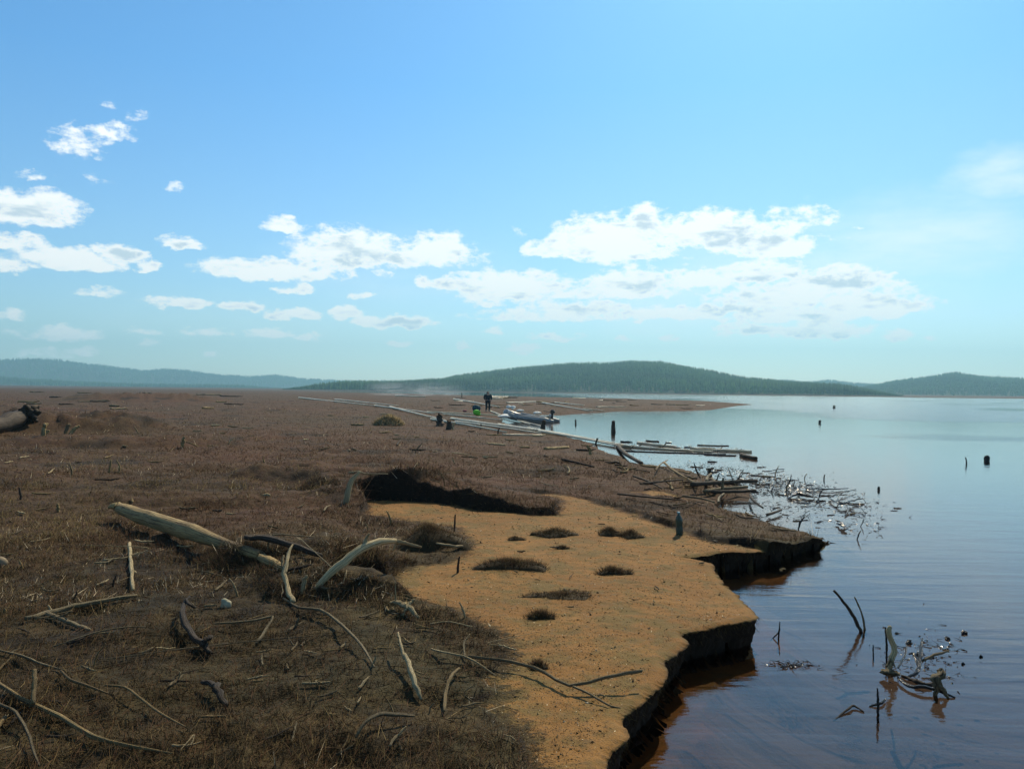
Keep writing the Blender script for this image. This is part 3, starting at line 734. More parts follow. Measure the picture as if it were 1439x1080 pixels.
# ---- long poles of the old log boom, running from the left out to the water
BOOM = [((420,559),(526,571),1.0),((526,570),(612,582),1.1),((548,572),(626,592),1.2),((606,590),(712,609),1.7),((634,589),(752,606),1.7),((640,593),(760,610),1.5),
 ((700,598),(800,613),1.6),((742,603),(886,629),1.9),((757,607),(868,628),1.7),((600,580),(702,585),1.0),((622,583),(706,592),1.1),((556,556),(598,557.5),1.0),((638,561),(702,573),1.1),
 ((762,567),(833,580),1.1),((780,566),(821,570),.9),((838,572),(881,572),.9),((712,566),(764,564),.9),((690,578),(745,597),.9),((470,562),(560,572),.9),((700,585),(764,600),1.0),((706,612),(766,612),1.4),((820,575),(850,578),.9)]
BL = ['far left end of the old log boom, first thin pale pole','thin pale pole continuing the boom left of the black stumps','thin pole meeting the black stumps from the left','lowest bright pole fanning out right of the stumps',
 'uppermost of the bright poles fanning out right of the stumps','middle bright pole of the fan right of the stumps','bright pole bridging the fan and the shore poles','long bright pole running down to the small cove','long bright pole nearest the land at the cove',
 'thin straight pole passing just below the bright green bag','thin pole lying below the green bag towards the boat','short thin pole at the upper left by the smoke','thin slanting pole behind the standing person','long thin slanting pole on the spit behind the boat','short level pole on the spit above the slanting one',
 'short level pole at the water edge of the spit','thin level pole on the spit just above the bow of the boat','thin pole passing under the bow of the boat','faint thin pole on the reddish heath at left of the boom','thin pole slanting under the hull of the boat','bright level pole under the fan of poles','small pole at the waterline of the spit right of the boat']
for (a, b, r_), lb in zip(BOOM, BL):
    pole('boom_pole', lb, 'pole', a, b, r_, 'silver', 'bleached poles of the old log boom', bend=random.uniform(-.15, .15), lift=.03)
FLO = [((870,627),(1000,635),1.5,'silver','long floating bleached log nearest the cove'),((970,631),(1056,635),2.0,'silver','brightest floating log, at the outer end of the raft'),((872,633),(1020,638),.9,'wet','dark wet log floating along the near side of the raft'),
 ((990,638),(1034,640),1.2,'wet','short dark log under the brightest floating log'),((1042,640),(1063,645),3.2,'brown','short thick stump-like log drifting off the raft tip'),((896,622),(950,628),1.6,'silver','pale log at the landward end of the raft'),
 ((908,619),(926,620),1.2,'brown','small dark stick floating above the raft, left'),((980,625),(1024,626),.9,'brown','thin dark stick floating above the bright log'),((868,627),(902,652),3.0,'brown','dark slanting log bridging the little cove')]
for a, b, r_, mt, lb in FLO:
    pole('floating_log', lb, 'log', a, b, r_, mt, 'logs of the floating raft' if mt != 'brown' else None, taper=.8, bend=.1)
# dark stumps at the boom and in the water
def stump(label, px, py, hpx, rpx, material='brown', lean=0, cat='stump', name='stump', rough=.16):
    return upright(name, label, cat, [(px-lean*.2, py+1, 0, rpx*1.25), (px, py-hpx*.35, 0, rpx), (px+lean*.5, py-hpx*.7, 0, rpx*.9), (px+lean, py-hpx, 0, rpx*.85)], material, sink=.15, ns=9, rough=rough)
stump('square-topped dark post standing in the calm inlet right of the boat', 862, 605, 14, 3.3, rough=.03)
stump('low broad dark stump in the water just below the boat stern', 763, 600, 9, 3.6, lean=1)
stump('tiny dark stub in the inlet between boat and post', 809, 594, 5, 1.2)
stump('left of two black stumps at the left end of the bright poles', 618, 597, 14, 5)
stump('right of two black stumps at the left end of the bright poles, slimmer', 631, 602, 10, 4)
stump('pale splinter leaning on the right black stump', 637, 602, 9, 1.5, 'pale', lean=2)
stump('small black peg among the bright poles, left', 676, 601, 6, .9)
stump('small black peg among the bright poles, right', 700, 609, 8, 1.2, lean=2)
stump('thin dark stick upright behind the poles, left of the person', 649, 557, 6, .7)
stump('pinkish thin snag on the mat below the bright poles', 829, 637, 12, 2.2, 'tan', lean=-4)
stump('upturned brown stub where the poles reach the cove', 838, 622, 7, 1.4, lean=2)
stump('black notch-topped stump amid the brush of the driftwood point', 998, 668, 10, 3.4)
stump('pale upright post in the driftwood tangle', 1015, 692, 21, 2.0, 'grey', lean=1)
stump('small dark stump alone on the open water at far right', 1387, 646, 5, 3.0, 'wet')
stump('tiny dark stick piercing the water left of the lone stump', 1358, 650, 8, .9, 'wet', lean=-1)
stump('dark speck of driftwood far out on the lake, right', 1172, 572, 2, 1.6, 'wet')
stump('dark speck of driftwood far out on the lake, nearer', 1152, 593, 2, 2.0, 'wet')
stump('dark stick floating off the point, upright', 1158, 672, 6, .8, 'wet', lean=1)
stump('small black float off the driftwood point at right', 1235, 687, 3, 2.2, 'wet')
pole('mat_log', 'short tan log with upturned end on the dark mat below the poles', 'log', (766,631), (799,629), 2.6, 'tan', taper=.7)
pole('mat_log', 'long dark sunken log on the mat left of the cove', 'log', (790,646), (835,656), 1.8, 'brown')

# driftwood point: the individual larger limbs
TG = [((972,693),(1063,687),3.4,'brown','long brown log ending at the tip of the driftwood point'),((990,697),(1050,690),2.8,'grey','grey log lying just under the long brown one'),((933,656),(979,689),1.6,'tan','thin reddish stick leaning down into the tangle'),
 ((1000,676),(1012,686),2.2,'grey','short curved pale limb in the middle of the tangle'),((993,684),(999,672),2.2,'grey','short pale limb leaning left in the tangle'),((959,705),(1004,714),1.6,'grey','thin grey stick behind the bottle'),((890,672),(930,690),1.4,'brown','thin stick at the left of the tangle'),
 ((905,686),(960,680),1.4,'brown','thin level stick left of the tangle'),((868,700),(945,708),1.4,'brown','long thin stick along the foot of the brush'),((1010,712),(1018,698),1.8,'grey','short tilted pale stub beside the tiny glittering pool'),
 ((1054,703),(1072,722),1.8,'brown','curved dark stick reaching from the pool to the point'),((1078,727),(1098,720),1.8,'brown','dark stick lying on the outer point'),((1000,699),(1062,697),2.4,'brown','dark log shading the pool'),((921,668),(938,652),1.,'tan','thin tan twig standing in the brush')]
for a, b, r_, mt, lb in TG:
    pole('driftwood_log', lb, 'driftwood', a, b, r_, mt, None, lift=random.uniform(.02, .12), bend=random.uniform(-.1, .1), taper=.75)

# ---- snags in the open water
def wl(name, label, cat, lst, material='wet', parts=(), **kw): return upright(name, label, cat, lst, material, parts, sink=.05, **kw)
wl('leaning_snag', 'long thin dark stick leaning out of the water, upper left of the snag pile', 'stick', [(1213,886,0,2.4),(1198,862,-.05,2.4),(1172,829,-.12,1.6)], 'brown')
wl('leaning_snag', 'thinner pale stick leaning beside the long dark one in the water', 'stick', [(1217,884,0,2.),(1211,862,.04,1.5),(1201,838,.08,1.2)], 'grey')
wl('curved_snag', 'S-curved bleached branch rising out of the water', 'branch', [(1247,941,0,3.6),(1253,925,0,4.3),(1257,912,.02,4),(1252,897,.02,4),(1249,886,0,3.8),(1251,879,0,2.6)], 'pale', ns=10, rough=.06)
wl('thin_snag', 'thin black twig upright left of the S-curved branch', 'twig', [(1246,925,0,1.4),(1246,905,0,1.6),(1244,880,0,.9)], 'wet')
wl('thin_snag', 'short black twig left of the snag pile', 'twig', [(1228,920,0,1.4),(1227,912,0,1.2),(1227,905,0,.8)], 'wet')
wl('knobbly_snag', 'knobbly pale stump end at the right of the snag pile', 'stump', [(1315,976,0,2.4),(1316,968,0,3.4),(1317,955,0,7),(1321,946,.03,5.5),(1323,940,.04,3)], 'grey', parts=[('lower_root', [(1316,960,0,5),(1326,968,-.03,3),(1332,981,-.05,2)])], rough=.25)
def fl(name, label, cat, lst, material='wet', parts=(), **kw): return lying(name, label, cat, lst, material, parts, **kw)
fl('floating_limb', 'pale straight limb lying over the snag pile', 'stick', [(1296,940,.06,2.4),(1312,936,.08,2.8),(1333,932,.09,2)], 'grey')
fl('floating_limb', 'broken pale stub with splinters at the left of the snag pile', 'stump', [(1240,950,.02,5),(1250,955,.04,7),(1260,953,.03,5)], 'grey', parts=[('splinter', [(1244,950,.07,2),(1252,948,.1,3),(1257,952,.08,2)])], rough=.3)
fl('floating_limb', 'black forked limb in the middle of the snag pile', 'branch', [(1276,954,.01,3),(1290,950,.04,4),(1293,940,.12,3.4),(1296,931,.18,2)], 'wet', parts=[('fork', [(1290,946,.06,3),(1284,938,.1,2.4),(1277,938,.1,1.6)])])
fl('floating_limb', 'bowed dark limb forming the lower rim of the snag pile', 'branch', [(1262,956,.02,2.4),(1278,968,.02,3.4),(1300,972,.03,3.4),(1322,976,.02,3.2),(1342,980,.0,1.6)], 'wet')
fl('floating_limb', 'grey sunken root fan inside the snag pile', 'root', [(1268,950,.0,3),(1282,958,.01,4.4),(1298,964,.01,5),(1310,962,.0,4)], 'brown', rough=.3)
fl('floating_limb', 'black twig lying across the back of the snag pile', 'branch', [(1262,946,.04,1.8),(1272,934,.08,2),(1274,928,.12,1.2)], 'wet')
wl('thin_snag', 'dark upright twig with a lump below the snag pile', 'twig', [(1234,1003,0,2.),(1234,985,0,2.),(1233,966,0,1.1)], 'wet')
fl('sunken_twig', 'small bent twig floating lower left of the snag pile', 'twig', [(1172,1010,-.01,2),(1192,998,.01,2.4),(1200,994,.01,2.2),(1214,1000,.0,1.4)], 'brown')
fl('sunken_twig', 'faint broken twig just under the upright lump', 'twig', [(1222,992,0,1.6),(1238,990,.01,3),(1244,985,.01,2)], 'wet')
wl('thin_snag', 'lone thin bent twig in the water near the orange bank', 'twig', [(1093,896,0,1.4),(1095,886,0,1.4),(1096,873,0,.8)], 'wet', parts=[('fork', [(1094,888,0,1.2),(1089,893,0,1),(1083,899,0,.8)])])
for (x_, y_, r_, lb) in [(1355,889,4.2,'round black knob of a sunken branch, upper right of the snag pile'),(1332,897,3.6,'brownish knob left of the round black one'),(1379,922,2.4,'small glinting knob furthest right of the snag pile'),(1353,932,2.6,'dark small knob right of the pale limb'),
   (1278,903,4.4,'tufty dark knob above the snag pile'),(1260,889,2.6,'small dark knob beside the top of the S-curved branch'),(1292,893,1.8,'tiny dark fleck above the tufty knob'),(1289,919,3.4,'dark wet lump behind the pale limb'),(1310,923,3,'glinting wet lump behind the pale limb, right'),(1338,959,1.6,'tiny flat fleck right of the snag pile')]:
    fl('sunken_driftwood', lb, 'driftwood', [(x_-r_*.7, y_+1, -.01, r_*.5), (x_, y_, .0, r_*.8), (x_+r_*.8, y_+.5, -.01, r_*.5)], 'wet', rough=.35)
# dead twiggy crown off the point
fl('dead_crown', 'black many-armed dead branch floating off the driftwood point', 'branch', [(1165,702,.03,2),(1180,712,.05,2.2),(1190,711,.06,3.4),(1200,707,.06,2),(1215,703,.04,1.4)], 'wet',
  parts=[('arm', [(1165,701,.03,1.8),(1180,697,.06,1.6),(1203,690,.04,1)]), ('arm', [(1190,712,.05,1.6),(1208,716,.05,1.4),(1216,724,.02,.9)]), ('arm', [(1189,712,.05,1.8),(1192,720,.03,1.6),(1187,725,.01,1.2)]), ('arm', [(1176,708,.05,1.2),(1180,698,.05,1),(1184,695,.04,.8)]), ('arm', [(1212,703,.05,1),(1218,709,.03,.8),(1222,708,.02,.6)])])
fl('dead_crown', 'dark ragged root mass floating left of the many-armed branch', 'root', [(1108,702,.02,1.6),(1119,697,.05,4.4),(1128,698,.04,3.4),(1143,700,.02,1.6)], 'wet', parts=[('arm', [(1112,702,.02,1.6),(1128,704,.02,1.6),(1138,702,.01,1)]), ('arm', [(1121,697,.08,3),(1122,691,.12,2),(1124,688,.12,1)])], rough=.35)
fl('dead_crown', 'small dark tangled root drifting below the many-armed branch', 'root', [(1176,737,.02,1.8),(1184,741,.04,3.6),(1187,746,.02,2.6)], 'wet', rough=.35)
fl('curved_twig', 'crescent-shaped thin twig floating between the two root masses', 'twig', [(1125,709,.02,1.),(1140,708,.03,1.2),(1150,703,.03,1.1),(1150,698,.02,.9),(1146,695,.02,.8)], 'wet')
fl('curved_twig', 'long thin level twig floating at the far edge of the debris', 'twig', [(1132,688,.02,1.1),(1150,688.5,.03,1.3),(1170,689,.03,1.2),(1192,687,.02,.8)], 'wet')
fl('curved_twig', 'short slanted twig floating below the debris, left', 'twig', [(1126,728,.01,1),(1133,722,.03,1.2),(1138,719,.02,.8)], 'wet')
fl('curved_twig', 'thin twig floating at the outermost far rim of the debris', 'twig', [(1080,663,.02,1),(1092,661,.03,1.1),(1102,659.5,.02,.9)], 'wet')

# ------------------------------------------------------------------ white stone, bottle
def blob(name, c, rad, seed=1, subdiv=3, am=.18):
    bm = bmesh.new(); bmesh.ops.create_icosphere(bm, subdivisions=subdiv, radius=1)
    rg = np.random.default_rng(seed); dirs_ = rg.normal(size=(9, 3)); dirs_ /= np.linalg.norm(dirs_, axis=1)[:, None]
    for v in bm.verts:
        k = 1+am*sum(math.copysign(max(0, v.co.dot(Vector(d))-.55), 1)*(-1 if i % 2 else 1)*2 for i, d in enumerate(dirs_))
        v.co = Vector((v.co.x*rad[0]*k, v.co.y*rad[1]*k, v.co.z*rad[2]*k))
    for f in bm.faces: f.smooth = True
    me = bpy.data.meshes.new(name); bm.to_mesh(me); bm.free(); return me
simple('brown_stone', (.24, .18, .11), .9, bs=25); simple('white_stone', (.38, .34, .22), .85, bs=30)
p = g(318, 852); s_ = math.hypot(*p[:2])/FPX
props(obj('white_stone', blob('white_stone', None, (6.6*s_, 6*s_, 6.5*s_), 4, 3, .4), M['white_stone'], loc=p+np.array([0, 0, 5*s_])), 'single rounded whitish stone in the dark left foreground', 'stone')
for (a, b, r_, lb, cl) in [(1004,760,1.6,'tiny white pebble on the lip of the small scarp','white_stone'),(2,790,7,'rounded pale brown stone at the left edge','brown_stone')]:
    p = g(a, b+r_*.6); s_ = math.hypot(*p[:2])/FPX
    props(obj('pebble', blob('pebble', None, (r_*s_, r_*s_, r_*.9*s_), int(a)), M[cl], loc=p+np.array([0, 0, r_*.6*s_])), lb, 'stone')

def lathe(name, prof, ns=20, close=True):
    V = []; F = []
    for (r_, z_) in prof:
        for i in range(ns):
            a = i*2*math.pi/ns; V.append((r_*math.cos(a), r_*math.sin(a), z_))
    for j in range(len(prof)-1):
        for i in range(ns):
            F.append((j*ns+i, j*ns+(i+1) % ns, (j+1)*ns+(i+1) % ns, (j+1)*ns+i))
    return npmesh(name, V, np.array(F))
m_, n = mat('green_plastic'); M['green_plastic'] = m_
P = n.n('ShaderNodeTexCoord').outputs['Object']
out(n, n.n('ShaderNodeBsdfPrincipled', {'Base Color': (.07, .115, .095, 1), 'Roughness': .22, 'Transmission Weight': .35, 'IOR': 1.3, 'Normal': n.bump(n.noise(P, 45, 3, .6), .6, .006)}).outputs[0])
simple('cap_blue', (.12, .28, .34), .4)
p = g(955, 750); s_ = math.hypot(*p[:2])/FPX*34/.30
b_ = empty('plastic_bottle', p-np.array([0, 0, .01])); b_.rotation_euler = (R(8), R(-9), .4)
props(b_, 'dull green plastic bottle standing tilted in the sand near the driftwood point', 'bottle')
k = s_
obj('bottle_body', lathe('bottle_body', [(0, 0), (.030*k, 0), (.042*k, .012*k), (.043*k, .09*k), (.038*k, .10*k), (.038*k, .14*k), (.043*k, .15*k), (.042*k, .20*k), (.030*k, .235*k), (.016*k, .26*k), (.013*k, .275*k)]), M['green_plastic'], parent=b_)
obj('cap', lathe('cap', [(0, .296*k), (.016*k, .296*k), (.017*k, .29*k), (.017*k, .272*k), (.012*k, .270*k)]), M['cap_blue'], parent=b_)

# ------------------------------------------------------------------ heather stubble (spikes)
m_, n = mat('stubble'); M['stubble'] = m_
t = n.n('ShaderNodeAttribute', attribute_name='tint').outputs['Fac']
cr = n.n('ShaderNodeValToRGB', {0: t}); e = cr.color_ramp.elements
e[0].position = 0; e[0].color = (.038, .025, .011, 1); e[1].position = 1; e[1].color = (.60, .50, .34, 1)
for ps, cc in ((.35, (.060, .040, .015, 1)), (.60, (.088, .038, .019, 1)), (.80, (.135, .098, .034, 1)), (.93, (.26, .19, .085, 1))):
    x_ = cr.color_ramp.elements.new(ps); x_.color = cc
out(n, principled(n, color=cr.outputs[0], rough=.85, spec=.2))
def spikes(base, dirv, ln, wd, tint, name):
    """thin three-sided stalks with a kink"""
    k = len(base)
    d = dirv/np.linalg.norm(dirv, axis=1)[:, None]
    a = np.cross(d, rng.normal(size=(k, 3))); a /= np.linalg.norm(a, axis=1)[:, None]+1e-9
    b = np.cross(d, a)
    V = np.empty((k, 4, 3))
    for i in range(3):
        an = i*2.094
        V[:, i] = base+(a*math.cos(an)+b*math.sin(an))*wd[:, None]
    V[:, 3] = base+d*ln[:, None]+rng.normal(size=(k, 3))*ln[:, None]*.08
    o_ = np.arange(k)[:, None]*4
    F = np.concatenate([o_+np.array([[0, 1, 3]]), o_+np.array([[1, 2, 3]]), o_+np.array([[2, 0, 3]])])
    me = npmesh(name, V.reshape(-1, 3), F, False)
    attr(me, 'tint', np.repeat(tint, 4))
    return me
def stubble():
    K = 380000
    px = rng.uniform(-120, 1320, K); py = 545+(1130-545)*rng.uniform(0, 1, K)**1.15
    ok = py > hor(px)+2.2
    px, py = px[ok], py[ok]
    x, y, z = hit(px, py, 6, water=False)
    zz, s, sa, vg, far, land = fields(x, y)
    r = np.hypot(x, y)
    pr_ = np.clip(vg*1.2-.1, 0, 1)*np.clip(.72+.8*fbm(x, y, .5, 3, 120), .25, 1)*np.clip(1.05-2.2*np.maximum(fbm(x, y, 2.6, 4, 121)-.12, 0)*2, .5, 1)
    pr_ = np.where(vg < .3, .06+.5*ss(-sa, -.45, -.02)*np.clip(.4+1.5*fbm(x, y, .35, 3, 126), 0, 1), pr_); pr_ = np.where((vg < .3) & (sa > .45), .06*np.clip(.5+1.6*fbm(x, y, .6, 3, 125), .1, 2), pr_)
    ok = (zz > .02) & (rng.uniform(size=len(x)) < pr_) & (s > .02)
    x, y, zz, r, vg = x[ok], y[ok], zz[ok], r[ok], vg[ok]; k = len(x)
    clump = np.clip(.5+fbm(x, y, 1.1, 3, 140)*1.1, .1, 1.3)
    upness = ss(r, 5, 11)
    ln = (.022+.055*rng.uniform(size=k)**2)*(1+upness*.8*clump)*(1+.02*np.minimum(r, 40))
    nr_ = ss(-r, -9, -5); ln = ln*(1+.35*nr_)
    ln = np.where(vg < .3, ln*.22, ln)
    lie = rng.uniform(size=k) < (.62-.45*upness)
    d = np.stack([rng.normal(size=k)*.55, rng.normal(size=k)*.55, np.where(lie, .12, 1.0)], 1)
    d[lie, :2] *= 3
    ln = np.where(lie, ln*1.7, ln)
    sl_ = np.hypot(H(x+.06, y)-H(x-.06, y), H(x, y+.06)-H(x, y-.06))/.12
    ln = ln*(1+1.3*ss(sl_, .3, 1.2)*(r > 6))
    wd = (.0013+.00017*r)*rng.uniform(.6, 1.5, k)
    straw = ss(fbm(x, y, 3.2, 4, 180), .12, .32)*(rng.uniform(size=k) < .55)
    redn = ss(r, 6, 14)*np.clip(.5+fbm(x, y, 7, 3, 77), 0, 1)
    t_ = rng.uniform(size=k)*(1-.0)+.09*nr_*(vg > .3)
    dk = fbm(x, y, 1.9, 4, 150); t_ = t_-.35*np.clip(dk, 0, 1)*(t_ > .5)
    tint = np.where(t_ < .55, rng.uniform(0, .45, k), np.where(t_ < .90, rng.uniform(.35, .78, k), np.where(t_ < .975, rng.uniform(.75, .93, k), 1.)))
    tint = np.where((redn > rng.uniform(size=k)) & (tint < .8), .56+rng.uniform(-.12, .08, k), tint)
    tint = np.where((straw > .5) & (tint < .8), .80+rng.uniform(-.06, .08, k), tint)
    # heather overhanging the little scarps, and root fibres hanging from the lip of the bank
    hx_, hy_ = [], []
    for (cx, cy, rx, ry, h) in HW[:7]:
        hx_.append(rng.uniform(cx-rx*1.6, cx+rx*1.6, 16000)); hy_.append(rng.uniform(cy-ry*1.8, cy+ry*.6, 16000))
    hx_ = np.concatenate(hx_); hy_ = np.concatenate(hy_)
    sx_ = (H(hx_+.05, hy_)-H(hx_-.05, hy_))/.1; sy_ = (H(hx_, hy_+.05)-H(hx_, hy_-.05))/.1
    so = (np.hypot(sx_, sy_) > .40) & (sy_ > 0) & (rng.uniform(size=len(hx_)) < .75)
    hx_, hy_, sx_, sy_ = hx_[so], hy_[so], sx_[so], sy_[so]; q = len(hx_)
    x = np.concatenate([x, hx_]); y = np.concatenate([y, hy_]); zz = np.concatenate([zz, H(hx_, hy_)])
    dn_ = np.stack([-sx_*.5+rng.normal(size=q)*.45, -sy_*.5+rng.normal(size=q)*.3, rng.uniform(.2, .9, q)], 1); d = np.concatenate([d, dn_])
    ln = np.concatenate([ln, rng.uniform(.025, .085, q)]); wd = np.concatenate([wd, rng.uniform(.0015, .004, q)]); tint = np.concatenate([tint, rng.choice([.05, .15, .3, .45, .6, .75], q)])
    q = 2600; ti = rng.integers(0, BF.shape[1], q); li = rng.integers(3, 9, q); bp_ = BF[li, ti]
    x = np.concatenate([x, bp_[:, 0]]); y = np.concatenate([y, bp_[:, 1]]); zz = np.concatenate([zz, bp_[:, 2]])
    d = np.concatenate([d, np.stack([rng.normal(size=q)*.3+.35, rng.normal(size=q)*.3-.25, rng.uniform(-1.2, -.2, q)], 1)])
    ln = np.concatenate([ln, rng.uniform(.015, .07, q)]); wd = np.concatenate([wd, rng.uniform(.001, .0022, q)]); tint = np.concatenate([tint, rng.choice([.05, .2, .35, .8], q, p=[.35, .3, .25, .1])])
    me = spikes(np.stack([x, y, zz-.004], 1), d, ln, wd, tint, 'heather_stubble')
    props(obj('heather_stubble', me, M['stubble']), 'dense brown twiggy stubble and dead heather over the dark mat', 'heather', kind='stuff')
stubble()

# crumbs of peat, grit and bark strewn over the sand
def grit():
    K = 60000
    px = rng.uniform(400, 1180, K); py = 690+(1090-690)*rng.uniform(size=K)**.9
    x, y, z = hit(px, py, 5, water=False); zz, s, sa, vg, far, land = fields(x, y)
    ok = (vg < .6) & (zz > .1) & (s > .03) & (fbm(x, y, .5, 4, 610) > rng.uniform(-.9, .45, K))
    x, y, zz = x[ok], y[ok], zz[ok]; k = len(x); r = np.hypot(x, y)
    sz = (.0022+.0006*r)*rng.uniform(.4, 1.5, k)*np.where(rng.uniform(size=k) < .03, 2.2, 1)
    d = np.stack([rng.normal(size=k), rng.normal(size=k), rng.uniform(.1, .8, k)], 1)
    me = spikes(np.stack([x, y, zz-.001], 1), d, sz*1.5, sz*.55, rng.choice([.05, .3, .5, .8, .93, 1.], k, p=[.3, .2, .15, .15, .15, .05]), 'sand_grit')
    props(obj('sand_grit', me, M['stubble']), 'grit and dark peat crumbs strewn over the orange sand', 'grit', kind='stuff')
grit()

# tussocks left standing on the sand
TU = [(605,764,52,26,.20,'largest brown heather tussock at the left edge of the sand'),(722,796,52,15,.07,'long low dark tussock in the middle of the sand'),(778,752,32,11,.07,'small dark tussock behind the long low one'),
 (858,751,19,10,.07,'left half of a dark pair of tussocks near the bottle'),(886,754,17,9,.06,'right half of a dark pair of tussocks near the bottle'),(862,805,26,8,.04,'flat dark tuft right of the long low tussock'),
 (760,868,20,6,.035,'narrow dark tuft on the open sand'),(756,937,13,8,.03,'tiny dark tuft right of the forked branch'),(725,758,13,6,.03,'tiny dark tuft left of the small tussock'),(790,836,52,12,.015,'thin flattened patch of dead heather on the sand'),(790,770,9,4,.02,'dark crumb of peat between the tussocks')]
for (a, b, rx, ry, h, lb) in TU:
    p = g(a, b); D = math.hypot(*p[:2]); RX = rx/FPX*D; RY = max(RX*.45, ry/FPX*D*1.6)
    th = np.linspace(0, 2*math.pi, 28, endpoint=False); rr_ = np.linspace(0, 1, 8)
    V = []; F = []
    ph = random.uniform(0, 9)
    for j, q in enumerate(rr_):
        for i, t in enumerate(th):
            k = q*(1+.22*math.sin(3*t+ph)+.12*math.sin(7*t+ph*2))
            X, Y = RX*k*math.cos(t), RY*k*math.sin(t)
            zt = H(p[0]+X, p[1]+Y)[0]-p[2]
            V.append((X, Y, zt+h*math.cos(q*math.pi/2)**.7*(.8+.2*math.sin(5*X/RX+ph))-(.02 if q == 1 else 0)+random.uniform(-.01, .01)))
    for j in range(7):
        for i in range(28): F.append((j*28+i, j*28+(i+1) % 28, (j+1)*28+(i+1) % 28, (j+1)*28+i))
    Va = np.array(V)
    K = int(400+rx*ry*2.2); K = min(K, 2600)
    ii = rng.integers(28, len(Va), K); tq = rng.uniform(size=(K, 1)); jj = (ii+27) % len(Va)
    bp = Va[ii]*tq+Va[np.maximum(ii-28, 0)]*(1-tq)+rng.normal(size=(K, 3))*(.012, .012, .002)
    d = np.stack([bp[:, 0]/RX*.7+rng.normal(size=K)*.5, bp[:, 1]/RY*.7+rng.normal(size=K)*.5, np.ones(K)], 1)
    me2 = spikes(bp, d, rng.uniform(.02, .075, K)*(1 if h > .03 else .5), rng.uniform(.001, .003, K), rng.choice([.1, .2, .3, .4, .5, .62, .8], K), 'tmp')
    V2 = np.empty(len(me2.vertices)*3, np.float32); me2.vertices.foreach_get('co', V2); V2 = V2.reshape(-1, 3)
    F2 = np.arange(0)
    o4 = np.arange(K)[:, None]*4+len(Va)
    F3 = np.concatenate([o4+np.array([[0, 1, 3]]), o4+np.array([[1, 2, 3]]), o4+np.array([[2, 0, 3]])])
    t2 = np.empty(len(V2), np.float32); me2.attributes['tint'].data.foreach_get('value', t2)
    bpy.data.meshes.remove(me2)
    me = npmesh('heather_tussock', np.vstack([Va, V2]), [np.array(F), F3], False)
    attr(me, 'tint', np.concatenate([np.full(len(Va), .12), t2]))
    props(obj('heather_tussock', me, M['stubble'], loc=p), lb, 'tussock')
# pale straw mound
p = g(546, 597); K = 900
an = rng.uniform(0, 6.28, K); q = rng.uniform(size=K)**.5; X = .75*q*np.cos(an); Y = .5*q*np.sin(an); Z = .42*(1-q**2)
me = spikes(np.stack([X, Y, Z-.02], 1), np.stack([X*1.2+rng.normal(size=K)*.3, Y+rng.normal(size=K)*.3, np.full(K, .7)], 1), rng.uniform(.12, .3, K), rng.uniform(.012, .03, K), rng.uniform(.88, .95, K), 'straw_tuft')
props(obj('straw_tuft', me, M['stubble'], loc=p), 'rounded tan tuft of dry straw on the heath left of the stumps', 'grass tuft')

# ------------------------------------------------------------------ inflatable boat, drawn up at the inlet
simple('pvc_grey', (.24, .235, .21), .36, .6, bs=8, var=.12)
simple('pvc_dark', (.07, .09, .11), .5, .4, bs=8)
simple('pale_cloth', (.72, .72, .66), .8, bs=12)
simple('motor_black', (.02, .024, .026), .3, .5)
simple('alu', (.45, .47, .48), .35, metal=.8)
simple('plywood', (.30, .23, .14), .6)
def mtube(name, pts, rad, material, parent, ns=12, seg=6):
    V, a, b, G_ = tube(pts, rad, ns, seg, rough=.0)
    me = npmesh(name, V, [a, b]); return obj(name, me, M[material], parent=parent)
def rbox(name, size, loc, material, parent, bev=.02, rot=(0, 0, 0)):
    bm = bmesh.new(); bmesh.ops.create_cube(bm, size=1)
    bmesh.ops.scale(bm, vec=size, verts=bm.verts)
    bmesh.ops.bevel(bm, geom=bm.edges[:], offset=min(bev, min(size)*.45), segments=2, affect='EDGES')
    me = bpy.data.meshes.new(name); bm.to_mesh(me); bm.free()
    o = obj(name, me, M[material], parent=parent, loc=loc); o.rotation_euler = rot; return o
bp = g(743, 592)
boat = empty('inflatable_boat', (bp[0], bp[1]+.2, .0), R(180-24)); boat.rotation_euler = (0, R(-3.5), R(180-22)); boat.scale = (.98,)*3
props(boat, 'grey inflatable boat with black outboard motor, bow pulled up on the spit', 'boat')
hullpts = [(-1.95, -.60, .20), (-1.35, -.62, .20), (-.4, -.63, .21), (.6, -.60, .24), (1.15, -.48, .32), (1.5, -.26, .43), (1.62, 0, .50), (1.5, .26, .43), (1.15, .48, .32), (.6, .60, .24), (-.4, .63, .21), (-1.35, .62, .20), (-1.95, .60, .20)]
tb = mtube('buoyancy_tube', hullpts, [.10]+[.215]*11+[.10], 'pvc_grey', boat, 16, 8)
mtube('rubbing_strake', [(p_[0]*1.0+(.0), p_[1]*1.36 if abs(p_[1]) > .3 else p_[1]*1.36, p_[2]) if abs(p_[1]) > .3 else (p_[0]+.205, p_[1], p_[2]) for p_ in hullpts[1:-1]], [.03]*11, 'pvc_dark', boat, 6, 6)
rbox('floor', (2.6, .84, .05), (-.15, 0, .12), 'pvc_dark', boat, .02)
rbox('transom', (.05, .86, .42), (-1.40, 0, .30), 'plywood', boat)
rbox('seat', (.26, 1.0, .035), (-.45, 0, .43), 'plywood', boat)
for sy in (-1, 1):
    for k in range(3):
        mtube('grab_line', [(-1.0+k*.62, sy*.80, .33), (-.7+k*.62, sy*.84, .24), (-.42+k*.62, sy*.80, .33)], [.012]*3, 'pale_cloth', boat, 5, 4)
    mtube('oar', [(-.9, sy*.60, .45), (.1, sy*.60, .47), (.8, sy*.57, .50)], [.018, .018, .05], 'alu', boat, 6, 3)
